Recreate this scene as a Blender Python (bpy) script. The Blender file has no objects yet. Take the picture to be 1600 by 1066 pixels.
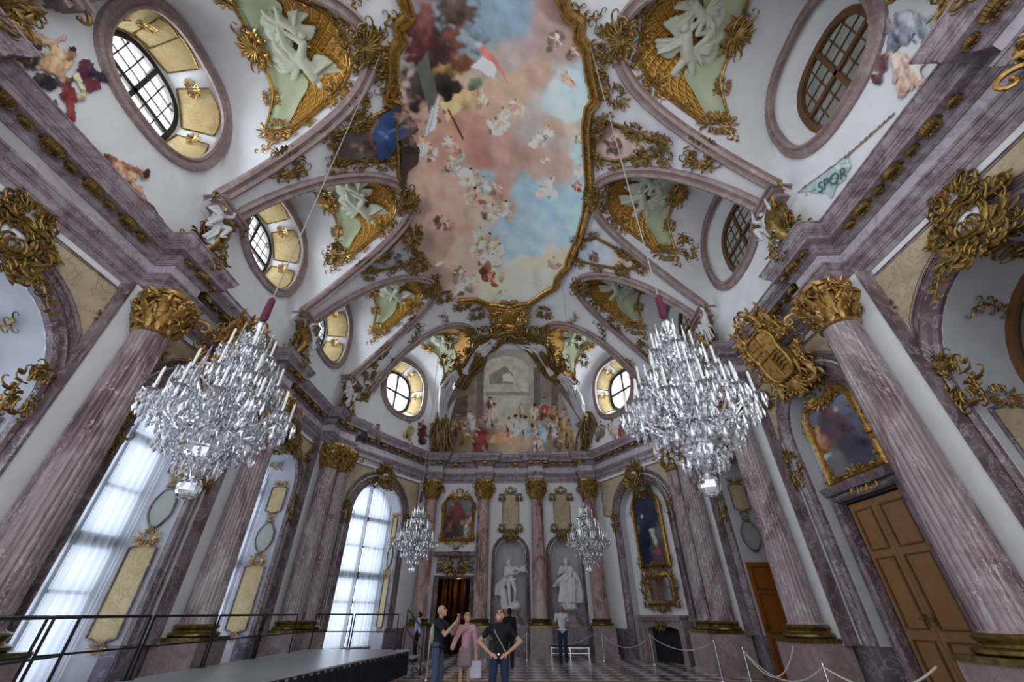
import bpy, math, random
import numpy as np
from mathutils import Vector, Matrix, noise
PI = math.pi
scn = bpy.context.scene
# ------------------------------------------------------------------ camera
FPX = 622.0; PITCH = math.atan(424/622.0); PSI = .022; CAMX, CAMZ = .6, 1.6
cd = bpy.data.cameras.new('camera'); cam = bpy.data.objects.new('camera', cd)
scn.collection.objects.link(cam); scn.camera = cam
cd.sensor_width = 36; cd.lens = FPX/1600*36; cd.clip_start = .05; cd.clip_end = 300
cam.location = (CAMX, 0, CAMZ); cam.rotation_euler = (PI/2+PITCH, 0, PSI)
# ------------------------------------------------------------------ light
scn.view_settings.view_transform = 'Standard'; scn.view_settings.look = 'None'
scn.view_settings.gamma = 1; scn.view_settings.use_curve_mapping = False
scn.view_settings.exposure = 0.82
scn.cycles.max_bounces = 6; scn.cycles.diffuse_bounces = 3; scn.cycles.glossy_bounces = 3
scn.cycles.transmission_bounces = 5; scn.cycles.transparent_max_bounces = 10
scn.cycles.caustics_reflective = False; scn.cycles.caustics_refractive = False
scn.cycles.sample_clamp_indirect = 4
world = bpy.data.worlds.new('world'); scn.world = world; world.use_nodes = True
bg = world.node_tree.nodes['Background']
bg.inputs[0].default_value = (.92, .95, 1.0, 1); bg.inputs[1].default_value = 1.0

def window_light(name, loc, direction, sx, sy, power, col=(.86, .93, 1)):
    l = bpy.data.lights.new(name, 'AREA'); l.shape = 'RECTANGLE'; l.size = sx; l.size_y = sy
    l.energy = power; l.color = col
    o = bpy.data.objects.new(name, l); scn.collection.objects.link(o)
    o.location = loc; o.rotation_euler = Vector(direction).to_track_quat('-Z', 'Y').to_euler()
    return o

# ------------------------------------------------------------------ room numbers
WU, YU, XF = 7.5, 21.9, 4.2          # upper wall planes (above the cornice)
YC0 = 16.4                            # where the chamfers begin
OFF = .35                             # lower walls stand further out than the upper ones
LC = math.hypot(WU-XF, YU-YC0); UX, UY = (WU-XF)/LC, (YU-YC0)/LC
YB = -1.6                             # rear end of what is built
class Fr:
    def __init__(s, o, u, n): s.o, s.u, s.n = Vector((*o, 0)), Vector((*u, 0)), Vector((*n, 0))
    def p(s, a, z, d=0): return s.o+s.u*a+s.n*d+Vector((0, 0, z))
    def mat(s, a, z, d=0, rot=0, sc=1):
        m = Matrix((s.u, Vector((0, 0, 1)), s.n)).transposed()
        return Matrix.Translation(s.p(a, z, d)) @ m.to_4x4() @ Matrix.Rotation(rot, 4, 'Z') @ Matrix.Scale(sc, 4)
FL = Fr((-WU, 0), (0, 1), (1, 0)); FRr = Fr((WU, 0), (0, 1), (-1, 0)); FF = Fr((0, YU), (1, 0), (0, -1))
FCL = Fr((-(WU+XF)/2, (YC0+YU)/2), (UX, UY), (UY, -UX)); FCR = Fr(((WU+XF)/2, (YC0+YU)/2), (-UX, UY), (-UY, -UX))
FRAMES = {'L': FL, 'R': FRr, 'F': FF, 'CL': FCL, 'CR': FCR}

def ray(u, v):
    x = (u-800)/FPX; y = -(v-533)/FPX; c, s = math.cos(PITCH), math.sin(PITCH)
    a, b, d = x, c-s*y, s+c*y
    return Vector((a*math.cos(PSI)-b*math.sin(PSI), b*math.cos(PSI)+a*math.sin(PSI), d))
CAMP = Vector((CAMX, 0, CAMZ))
def onfr(fr, u, v, d=0.):
    r = ray(u, v); o = fr.o+fr.n*d
    k = (o-CAMP).dot(fr.n)/r.dot(fr.n); p = CAMP+r*k
    return ((p-o).dot(fr.u), p.z)
def atY(u, v, Y): r = ray(u, v); return CAMP+r*(Y/r.y)
def proj_np(P):
    X = P[:, 0]-CAMX; Y = P[:, 1]; Z = P[:, 2]-CAMZ
    a = X*math.cos(PSI)+Y*math.sin(PSI); b = Y*math.cos(PSI)-X*math.sin(PSI)
    c, s = math.cos(PITCH), math.sin(PITCH)
    zc = np.maximum(b*c+Z*s, .05); yc = -b*s+Z*c
    return 800+FPX*a/zc, 533-FPX*yc/zc
# vault surface: a coved mirror vault over the octagon
def inset(x, y):
    ax = abs(x)
    return min(WU-ax, YU-y, ((XF+WU)/2-ax)*UY+((YC0+YU)/2-y)*UX)
def VZ(x, y):
    t = max(0, min(inset(x, y), WU)); return 15.0-4.9*(1-t/WU)**2.06
def onvault(u, v, off=0.):
    r = ray(u, v); k = 2.
    for i in range(3000):
        k += .012; p = CAMP+r*k
        if inset(p.x, p.y) < 0: break
        if p.z > VZ(p.x, p.y): break
    return p - r.normalized()*off
def vnormal(x, y, e=.05):
    n = Vector(((VZ(x+e, y)-VZ(x-e, y))/(2*e), (VZ(x, y+e)-VZ(x, y-e))/(2*e), -1)); return n.normalized()

# ------------------------------------------------------------------ mesh building
class MB:
    def __init__(s): s.v = []; s.f = []; s.M = None; s.col = None
    def add(s, vs, fs):
        n = len(s.v)
        if s.M is not None: s.v.extend([tuple(s.M @ Vector(p)) for p in vs])
        else: s.v.extend([tuple(p) for p in vs])
        s.f.extend([tuple(i+n for i in f) for f in fs])
    def box(s, lo, hi):
        (a, b, c), (d, e, f) = lo, hi
        s.add([(a, b, c), (d, b, c), (d, e, c), (a, e, c), (a, b, f), (d, b, f), (d, e, f), (a, e, f)],
              [(3, 2, 1, 0), (4, 5, 6, 7), (0, 1, 5, 4), (1, 2, 6, 5), (2, 3, 7, 6), (3, 0, 4, 7)])
    def quad(s, a, b, c, d): s.add([a, b, c, d], [(0, 1, 2, 3)])
    def grid(s, fn, nu, nv, closeu=False):
        vs = [fn(i/nu, j/nv) for j in range(nv+1) for i in range(nu if closeu else nu+1)]
        w = nu if closeu else nu+1
        fs = [(j*w+i, j*w+(i+1) % w, (j+1)*w+(i+1) % w, (j+1)*w+i) for j in range(nv) for i in range(nu)]
        s.add(vs, fs)
    def tube(s, pts, r, n=6, cap=True, flat=1.):
        pts = [Vector(p) for p in pts]; m = len(pts)
        rs = r if isinstance(r, (list, tuple)) else [r]*m
        vs = []; up = None
        for i, p in enumerate(pts):
            t = (pts[min(i+1, m-1)]-pts[max(i-1, 0)])
            t = t.normalized() if t.length > 1e-9 else Vector((0, 0, 1))
            if up is None: up = Vector((0, 0, 1)) if abs(t.z) < .9 else Vector((1, 0, 0))
            a = up-t*up.dot(t)
            if a.length < 1e-6: a = t.orthogonal()
            a.normalize(); b = t.cross(a); up = a
            for k in range(n):
                w = 2*PI*k/n; vs.append(p+(a*math.cos(w)*flat+b*math.sin(w))*rs[i])
        fs = [(i*n+k, i*n+(k+1) % n, (i+1)*n+(k+1) % n, (i+1)*n+k) for i in range(m-1) for k in range(n)]
        if cap: fs += [tuple(range(n))[::-1], tuple(range((m-1)*n, m*n))]
        s.add(vs, fs)
    def lathe(s, prof, n=24, c=(0, 0, 0), mod=None):
        vs = []
        for (r, z) in prof:
            for k in range(n):
                w = 2*PI*k/n; q = r*(mod(w, z) if mod else 1)
                vs.append((c[0]+q*math.cos(w), c[1]+q*math.sin(w), c[2]+z))
        m = len(prof)
        fs = [(i*n+k, i*n+(k+1) % n, (i+1)*n+(k+1) % n, (i+1)*n+k) for i in range(m-1) for k in range(n)]
        fs += [tuple(range(n))[::-1], tuple(range((m-1)*n, m*n))]
        s.add(vs, fs)
    def ball(s, c, r, n=8, m=6, sx=1, sy=1, sz=1):
        prof = [(r*math.sin(PI*i/m), -r*math.cos(PI*i/m)) for i in range(1, m)]
        vs = [(c[0], c[1], c[2]-r*sz)]
        for (q, z) in prof:
            for k in range(n): vs.append((c[0]+q*math.cos(2*PI*k/n)*sx, c[1]+q*math.sin(2*PI*k/n)*sy, c[2]+z*sz))
        vs.append((c[0], c[1], c[2]+r*sz)); L = len(vs)-1
        fs = [(0, 1+(k+1) % n, 1+k) for k in range(n)]
        for i in range(m-2): fs += [(1+i*n+k, 1+i*n+(k+1) % n, 1+(i+1)*n+(k+1) % n, 1+(i+1)*n+k) for k in range(n)]
        fs += [(L, 1+(m-2)*n+k, 1+(m-2)*n+(k+1) % n) for k in range(n)]
        s.add(vs, fs)
    def sweep(s, pts, nrm, prof, closed=False, caps=True):
        """profile (side, out) carried along pts; nrm = outward normal per point"""
        m = len(pts); vs = []; k = len(prof)
        for i in range(m):
            a = pts[(i-1) % m] if (closed or i > 0) else pts[i]; b = pts[(i+1) % m] if (closed or i < m-1) else pts[i]
            t = (Vector(b)-Vector(a)).normalized(); n = Vector(nrm[i]); n = (n-t*n.dot(t)).normalized(); q = t.cross(n)
            for (x, y) in prof: vs.append(Vector(pts[i])+q*x+n*y)
        fs = [(i*k+j, ((i+1) % m)*k+j, ((i+1) % m)*k+j+1, i*k+j+1) for i in range(m if closed else m-1) for j in range(k-1)]
        if caps and not closed: fs += [tuple(range(k)), tuple(range((m-1)*k, m*k))[::-1]]
        s.add(vs, fs)
    def poly(s, pts, thick, M=None):
        """flat outline in local xy, given a thickness along z"""
        n = len(pts)
        vs = [(x, y, 0) for x, y in pts]+[(x, y, thick) for x, y in pts]
        fs = [tuple(range(n))[::-1], tuple(range(n, 2*n))]+[(i, (i+1) % n, n+(i+1) % n, n+i) for i in range(n)]
        if M is not None: vs = [M @ Vector(p) for p in vs]
        s.add(vs, fs)
    def mesh(s, name, mat, sharp=40, off=Vector((0, 0, 0))):
        me = bpy.data.meshes.new(name)
        me.from_pydata([(p[0]-off.x, p[1]-off.y, p[2]-off.z) for p in s.v], [], s.f); me.update()
        if mat: me.materials.append(mat)
        me.polygons.foreach_set('use_smooth', [True]*len(me.polygons))
        if sharp: me.set_sharp_from_angle(angle=math.radians(sharp))
        if s.col is not None:
            at = me.color_attributes.new('Col', 'FLOAT_COLOR', 'POINT')
            at.data.foreach_set('color', np.asarray(s.col, dtype=np.float32).ravel())
        return me
    def build(s, name, mat, parent=None, sharp=40, origin=None):
        if parent is None and origin is None and s.v:
            P = np.array(s.v); origin = Vector(((P[:, 0].min()+P[:, 0].max())/2, (P[:, 1].min()+P[:, 1].max())/2, P[:, 2].min()))
        off = wloc(parent) if parent is not None else origin
        o = bpy.data.objects.new(name, s.mesh(name, mat, sharp, off)); scn.collection.objects.link(o)
        if parent is not None: o.parent = parent
        else: o.location = off
        return o
def wloc(o):
    l = Vector((0, 0, 0))
    while o is not None: l = l+o.location; o = o.parent
    return l
def place(name, mesh, M, parent=None):
    o = bpy.data.objects.new(name, mesh); scn.collection.objects.link(o)
    if parent is not None: o.parent = parent; o.matrix_basis = Matrix.Translation(-wloc(parent)) @ M
    else: o.matrix_basis = M
    return o
def tag(o, label=None, cat=None, group=None, kind=None):
    if label: o['label'] = label
    if cat: o['category'] = cat
    if group: o['group'] = group
    if kind: o['kind'] = kind
    return o
def thing(name, label, cat, loc=(0, 0, 0), group=None, rz=0):
    o = bpy.data.objects.new(name, None); scn.collection.objects.link(o); o.empty_display_size = .2
    o.location = loc; o.rotation_euler = (0, 0, rz); return tag(o, label, cat, group)
def struct(name, mb, mat, label=None, sharp=40):
    o = mb.build(name, mat, None, sharp, Vector((0, 0, 0))); tag(o, label, None, None, 'structure')
    return o
def kids(o, table): return table.get(o, [])

# ------------------------------------------------------------------ materials
def srgb(*c):
    if len(c) == 1: h = c[0]; c = tuple(int(h[i:i+2], 16)/255 for i in (0, 2, 4))
    return tuple((x/12.92 if x <= .04045 else ((x+.055)/1.055)**2.4) for x in c)
class NT:
    def __init__(s, name):
        s.m = bpy.data.materials.new(name); s.m.use_nodes = True; s.t = s.m.node_tree; s.b = s.t.nodes['Principled BSDF']
        s.out = s.t.nodes['Material Output']; s.tc = None
    def n(s, ty, **kw):
        x = s.t.nodes.new(ty)
        for k, v in kw.items():
            if k.startswith('i_'): x.inputs[k[2:].replace('_', ' ')].default_value = v
            elif k.startswith('n'): x.inputs[int(k[1:])].default_value = v
            else: setattr(x, k, v)
        return x
    def l(s, a, b): s.t.links.new(a, b)
    def coord(s):
        if s.tc is None: s.tc = s.n('ShaderNodeNewGeometry').outputs['Position']
        return s.tc
    def noise(s, scale, detail=4, rough=.6, dist=0., vec=None):
        x = s.n('ShaderNodeTexNoise'); x.inputs['Scale'].default_value = scale; x.inputs['Detail'].default_value = detail
        x.inputs['Roughness'].default_value = rough; x.inputs['Distortion'].default_value = dist
        s.l(vec or s.coord(), x.inputs['Vector']); return x.outputs[0]
    def ramp(s, fac, stops):
        x = s.n('ShaderNodeValToRGB'); e = x.color_ramp.elements
        while len(e) < len(stops): e.new(.5)
        for k, (p, c) in zip(e, stops): k.position = p; k.color = (*c, 1)
        s.l(fac, x.inputs[0]); return x.outputs[0]
    def bump(s, h, strength=.3, dist=.02):
        x = s.n('ShaderNodeBump'); x.inputs['Strength'].default_value = strength; x.inputs['Distance'].default_value = dist
        s.l(h, x.inputs['Height']); s.l(x.outputs[0], s.b.inputs['Normal'])
    def math(s, op, a, b=None):
        x = s.n('ShaderNodeMath', operation=op)
        for i, q in enumerate((a, b)):
            if q is None: continue
            if isinstance(q, (int, float)): x.inputs[i].default_value = q
            else: s.l(q, x.inputs[i])
        return x.outputs[0]
def plain(name, col, rough=.6, metal=0., var=.12, vs=2.5, bump=0., bs=30, spec=.4):
    k = NT(name); a = k.noise(vs, 5, .6)
    k.l(k.ramp(a, [(.3, tuple(c*(1-var) for c in col)), (.7, tuple(min(1, c*(1+var)) for c in col))]), k.b.inputs['Base Color'])
    k.b.inputs['Roughness'].default_value = rough; k.b.inputs['Metallic'].default_value = metal
    k.b.inputs['Specular IOR Level'].default_value = spec
    if bump: k.bump(k.noise(bs, 3), bump)
    return k.m
def marble(name, stops, vein, scale=1., rough=.3, stretch=(1, 1, 1), veinw=.035):
    k = NT(name)
    mp = k.n('ShaderNodeMapping'); mp.inputs['Scale'].default_value = stretch; mp.inputs['Rotation'].default_value = (.5, .3, .2); k.l(k.coord(), mp.inputs[0])
    base = k.ramp(k.noise(scale, 7, .62, 1.2, mp.outputs[0]), stops)
    ns = k.noise(scale*1.4, 6, .6, 1.6, mp.outputs[0])
    d = k.math('ABSOLUTE', k.math('SUBTRACT', ns, .5))
    f = k.ramp(d, [(0, (1, 1, 1)), (veinw, (0, 0, 0))])
    mx = k.n('ShaderNodeMix', data_type='RGBA'); k.l(f, mx.inputs[0]); k.l(base, mx.inputs[6]); mx.inputs[7].default_value = (*vein, 1)
    k.l(mx.outputs[2], k.b.inputs['Base Color']); k.b.inputs['Roughness'].default_value = rough
    return k.m
M = {}
M['stucco'] = plain('white_stucco', (.81, .82, .84), .7, var=.05)
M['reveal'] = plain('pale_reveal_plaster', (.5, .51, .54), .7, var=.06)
M['vault'] = plain('vault_plaster', (.75, .75, .78), .75, var=.05)
M['purple'] = marble('purple_marble', [(.25, srgb('493a3d')), (.45, srgb('665458')), (.6, srgb('86767a')), (.8, srgb('b0a6a8'))], srgb('ab9ca0'), 1.5, .3, (1, 1, .6), .02)
M['column'] = marble('column_marble', [(.33, srgb('573f44')), (.43, srgb('7f686c')), (.5, srgb('a09092')), (.56, srgb('8a787b')), (.66, srgb('b5abaa'))], srgb('c9bfbc'), 1.25, .25, (1, 1, .4), .01)
M['redcolumn'] = marble('red_column_marble', [(.33, srgb('6a4242')), (.43, srgb('946a66')), (.5, srgb('b39690')), (.56, srgb('a07c77')), (.66, srgb('c4b2ab'))], srgb('cfc4c0'), 1.25, .25, (1, 1, .4), .01)
M['cornice'] = marble('cornice_marble', [(.3, srgb('655359')), (.5, srgb('8c7d83')), (.7, srgb('b4a9ae'))], srgb('b3a2aa'), 2.6, .35, (1, 1, 1), .02)
M['frieze'] = marble('frieze_marble', [(.3, srgb('b4adb6')), (.6, srgb('c8c2ca')), (.8, srgb('d8d4da'))], srgb('a596a6'), .8, .35)
M['rib'] = marble('rib_marble', [(.3, srgb('7d6a69')), (.5, srgb('98857f')), (.7, srgb('b09f99'))], srgb('8c6f73'), 2.2, .45)
M['dado'] = marble('dado_marble', [(.3, srgb('4a444b')), (.55, srgb('6e6670')), (.8, srgb('8d858d'))], srgb('9d949b'), 1.5, .3)
M['pedestal'] = marble('pedestal_marble', [(.3, srgb('7c6c6b')), (.6, srgb('a39191')), (.8, srgb('b8a9a6'))], srgb('8a6f72'), 2., .35)
def gold(name, c0, c1, rough=.34, bs=60):
    k = NT(name); a = k.noise(9, 4, .6)
    k.l(k.ramp(a, [(.3, c0), (.65, c1)]), k.b.inputs['Base Color'])
    k.b.inputs['Metallic'].default_value = .75; k.b.inputs['Roughness'].default_value = rough
    k.bump(k.noise(bs, 3), .25, .01); return k.m
M['gold'] = gold('gilded_stucco', srgb('7d5a26'), srgb('cda560'))
M['darkgold'] = gold('aged_gilding', srgb('54401f'), srgb('a58549'), .38)
M['brass'] = gold('column_base_gilding', srgb('4f431f'), srgb('8d7a42'), .3)
M['silverstucco'] = plain('silvery_stucco', (.62, .63, .64), .5, var=.1)
M['statue'] = plain('statue_stucco', (.82, .82, .81), .55, var=.1, vs=6)
M['green'] = plain('pale_green_stucco', srgb('b9c2a0'), .7, var=.12, vs=1.2)
M['relief'] = plain('relief_stucco', srgb('d2d6c0'), .6, var=.08)
M['yellow'] = marble('ochre_panel', [(.3, srgb('b89f6c')), (.55, srgb('c9b482')), (.8, srgb('d6c698'))], srgb('b89c68'), 1.4, .55)
M['beige'] = marble('beige_panel', [(.3, srgb('b3a284')), (.55, srgb('c6b594')), (.8, srgb('d4c6a8'))], srgb('a8977c'), 1.4, .55)
M['greypanel'] = plain('grey_green_panel', srgb('a3a79d'), .6, var=.08)
M['curtainrod'] = plain('dark_window_frame', (.045, .038, .035), .5)
M['ovalframe'] = plain('oval_window_wood', srgb('6b4a2c'), .45, var=.2)
M['metal'] = plain('black_rail_metal', (.012, .012, .014), .4)
M['chrome'] = plain('chrome_post', (.75, .75, .76), .18, 1., var=.03)
M['stage'] = plain('stage_deck', (.34, .36, .39), .32, var=.2, vs=.6)
M['skirt'] = plain('stage_skirt_cloth', (.012, .012, .018), .9)
M['alu'] = plain('aluminium_edge', (.6, .6, .62), .35, .8)
M['rope'] = plain('cream_rope', (.55, .52, .46), .8)
M['door'] = plain('brown_door_wood', srgb('8a6238'), .45, var=.1, vs=5)
M['doordark'] = plain('door_bead_wood', srgb('5c3d22'), .5)
M['orangedoor'] = plain('amber_door_wood', srgb('8d531c'), .4, var=.15, vs=4)
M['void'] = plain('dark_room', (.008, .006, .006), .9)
M['black'] = plain('black_cloth', (.008, .008, .01), .85)
M['hearthblack'] = plain('hearth_black', (.01, .011, .014), .6)  # even near-black for the back of the hearth
M['slate'] = plain('backdrop_grey', (.3, .33, .36), .7)  # for the added backdrop behind the right windows
def trellis():
    k = NT('gilded_trellis'); at = k.n('ShaderNodeAttribute', attribute_name='uvq')
    sp = k.n('ShaderNodeSeparateXYZ'); k.l(at.outputs['Vector'], sp.inputs[0]); u, v = sp.outputs[0], sp.outputs[1]
    f = 13.
    a = k.math('SINE', k.math('MULTIPLY', k.math('ADD', u, v), f)); b = k.math('SINE', k.math('MULTIPLY', k.math('SUBTRACT', u, v), f))
    m = k.math('MINIMUM', k.math('ABSOLUTE', a), k.math('ABSOLUTE', b))
    k.l(k.ramp(m, [(.1, srgb('e0b352')), (.3, srgb('7a4d18')), (.62, srgb('b07a2c')), (.8, srgb('c8923c'))]), k.b.inputs['Base Color'])
    k.b.inputs['Metallic'].default_value = .45; k.b.inputs['Roughness'].default_value = .4
    k.bump(k.math('SUBTRACT', 1., m), .6, .03); return k.m
M['trellis'] = trellis(); M['ochrefield'] = plain('orange_gold_field', srgb('cf9a4c'), .5, .2, var=.15)
def painted(name, rough=.75):
    k = NT(name); at = k.n('ShaderNodeAttribute', attribute_name='Col')
    k.l(at.outputs['Color'], k.b.inputs['Base Color']); k.b.inputs['Roughness'].default_value = rough; k.b.inputs['Specular IOR Level'].default_value = .2
    return k.m
M['fresco'] = painted('fresco_paint'); M['canvas'] = painted('oil_paint', .45)
def floor_mat():
    k = NT('checkered_marble_floor')
    mp = k.n('ShaderNodeMapping'); mp.inputs['Rotation'].default_value = (0, 0, PI/4); mp.inputs['Scale'].default_value = (2.1, 2.1, 0); k.l(k.coord(), mp.inputs[0])
    ck = k.n('ShaderNodeTexChecker'); ck.inputs['Scale'].default_value = 1.; k.l(mp.outputs[0], ck.inputs['Vector'])
    la = k.ramp(k.noise(2.5, 5), [(.3, srgb('c4bfc4')), (.7, srgb('e2dde0'))]); lb = k.ramp(k.noise(3, 5), [(.3, srgb('54404a')), (.7, srgb('7d6468'))])
    mx = k.n('ShaderNodeMix', data_type='RGBA'); k.l(ck.outputs['Fac'], mx.inputs[0]); k.l(la, mx.inputs[6]); k.l(lb, mx.inputs[7])
    # tan marble bands between the chequered fields
    sp = k.n('ShaderNodeSeparateXYZ'); k.l(k.coord(), sp.inputs[0])
    bx = k.math('LESS_THAN', k.math('PINGPONG', sp.outputs[0], 1.9), .16); by = k.math('LESS_THAN', k.math('PINGPONG', k.math('ADD', sp.outputs[1], .6), 1.9), .16)
    mx2 = k.n('ShaderNodeMix', data_type='RGBA'); k.l(k.math('MAXIMUM', bx, by), mx2.inputs[0]); k.l(mx.outputs[2], mx2.inputs[6])
    k.l(k.ramp(k.noise(4, 5), [(.3, srgb('8a7360')), (.7, srgb('a58d78'))]), mx2.inputs[7])
    k.l(mx2.outputs[2], k.b.inputs['Base Color']); k.b.inputs['Roughness'].default_value = .22; return k.m
M['floor'] = floor_mat()
def curtain_mat():
    k = NT('sheer_white_curtain'); t = k.t
    tr = k.n('ShaderNodeBsdfTranslucent'); tr.inputs[0].default_value = (.37, .41, .48, 1)
    df = k.n('ShaderNodeBsdfDiffuse'); df.inputs[0].default_value = (.85, .87, .92, 1)
    tp = k.n('ShaderNodeBsdfTransparent'); tp.inputs[0].default_value = (.8, .85, .95, 1)
    m1 = k.n('ShaderNodeMixShader'); m1.inputs[0].default_value = .35; k.l(tr.outputs[0], m1.inputs[1]); k.l(df.outputs[0], m1.inputs[2])
    m2 = k.n('ShaderNodeMixShader'); m2.inputs[0].default_value = .2; k.l(m1.outputs[0], m2.inputs[1]); k.l(tp.outputs[0], m2.inputs[2])
    k.l(m2.outputs[0], k.out.inputs['Surface']); return k.m
M['curtain'] = curtain_mat()
def glass_mat(name, tint, refl=.12, rough=.02):
    k = NT(name); tp = k.n('ShaderNodeBsdfTransparent'); tp.inputs[0].default_value = (*tint, 1)
    gl = k.n('ShaderNodeBsdfGlossy'); gl.inputs['Roughness'].default_value = rough
    m = k.n('ShaderNodeMixShader'); m.inputs[0].default_value = refl; k.l(tp.outputs[0], m.inputs[1]); k.l(gl.outputs[0], m.inputs[2])
    k.l(m.outputs[0], k.out.inputs['Surface']); return k.m
M['pane'] = glass_mat('window_pane', (.97, .98, 1)); M['darkpane'] = glass_mat('dark_window_pane', (.3, .29, .25), .16, .05)
M['mirror'] = plain('mirror_glass', (.55, .57, .6), .06, 1., var=.03)
def crystal():
    k = NT('cut_crystal'); g = k.n('ShaderNodeBsdfGlass'); g.inputs['Roughness'].default_value = .02; g.inputs['IOR'].default_value = 1.5; g.inputs[0].default_value = (.96, .98, 1, 1)
    tp = k.n('ShaderNodeBsdfTransparent'); gl = k.n('ShaderNodeBsdfGlossy'); gl.inputs['Roughness'].default_value = .08; gl.inputs[0].default_value = (.95, .97, 1, 1)
    m1 = k.n('ShaderNodeMixShader'); m1.inputs[0].default_value = .45; k.l(g.outputs[0], m1.inputs[1]); k.l(gl.outputs[0], m1.inputs[2])
    lw = k.n('ShaderNodeLayerWeight'); lw.inputs[0].default_value = .3
    m2 = k.n('ShaderNodeMixShader'); k.l(k.math('MULTIPLY', lw.outputs['Facing'], 1.), m2.inputs[0]); m2.inputs[0].default_value = .5
    k.l(m1.outputs[0], m2.inputs[1]); k.l(gl.outputs[0], m2.inputs[2]); k.l(m2.outputs[0], k.out.inputs['Surface']); return k.m
M['crystal'] = crystal()
M['candle'] = plain('ivory_candle', (.75, .74, .72), .5)
# ================================================================== ROOM SHELL
COLY = [1.85, 6.75, 11.55, 16.15]
BAY = [4.25, 9.12, 13.85]
LBAY = [4.2, 8.98, 13.8]
ARCH = {0: (1.75, 4.6), 1: (1.2, 5.3), 2: (1.2, 5.3)}     # inner radius, springing height
def arch_pts(sc, r, zs, z0=0., n=20):
    return [(sc-r, z0)]+[(sc-r*math.cos(PI*i/n), zs+r*math.sin(PI*i/n)) for i in range(n+1)]+[(sc+r, z0)]
def wall_arch(mb, fr, s0, s1, sc, r, zs, ztop, d, z0=0.):
    P = lambda s, z: fr.p(s, z, d)
    mb.quad(P(s0, z0), P(sc-r, z0), P(sc-r, ztop), P(s0, ztop)); mb.quad(P(sc+r, z0), P(s1, z0), P(s1, ztop), P(sc+r, ztop))
    n = 24
    for i in range(n):
        a, b = PI*i/n, PI*(i+1)/n
        sa, sb = sc-r*math.cos(a), sc-r*math.cos(b)
        mb.quad(P(sa, zs+r*math.sin(a)), P(sb, zs+r*math.sin(b)), P(sb, ztop), P(sa, ztop))
def reveal(mb, fr, sc, r, zs, d0, d1, z0=0., dr=0.):
    o = arch_pts(sc, r, zs, z0); i = arch_pts(sc, r-dr, zs, z0)
    for k in range(len(o)-1): mb.quad(fr.p(*o[k], d0), fr.p(*o[k+1], d0), fr.p(*i[k+1], d1), fr.p(*i[k], d1))
def strip(mb, fr, pts, d, prof, closed=False):
    """moulding on a wall: prof = (in-plane, projection)"""
    P = [fr.p(s, z, d) for s, z in pts]; mb.sweep(P, [fr.n]*len(P), prof, closed)
MOULD = [(-.15, 0), (-.15, .07), (-.09, .11), (-.05, .05), (.03, .07), (.08, .14), (.15, .12), (.15, 0)]
def scaled(pr, k, h=None): return [(x*k, y*(h or k)) for x, y in pr]

# ---- floor
mb = MB(); mb.quad((-9.6, YB, 0), (9.6, YB, 0), (9.6, 24.6, 0), (-9.6, 24.6, 0)); struct('floor', mb, M['floor'])

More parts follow.
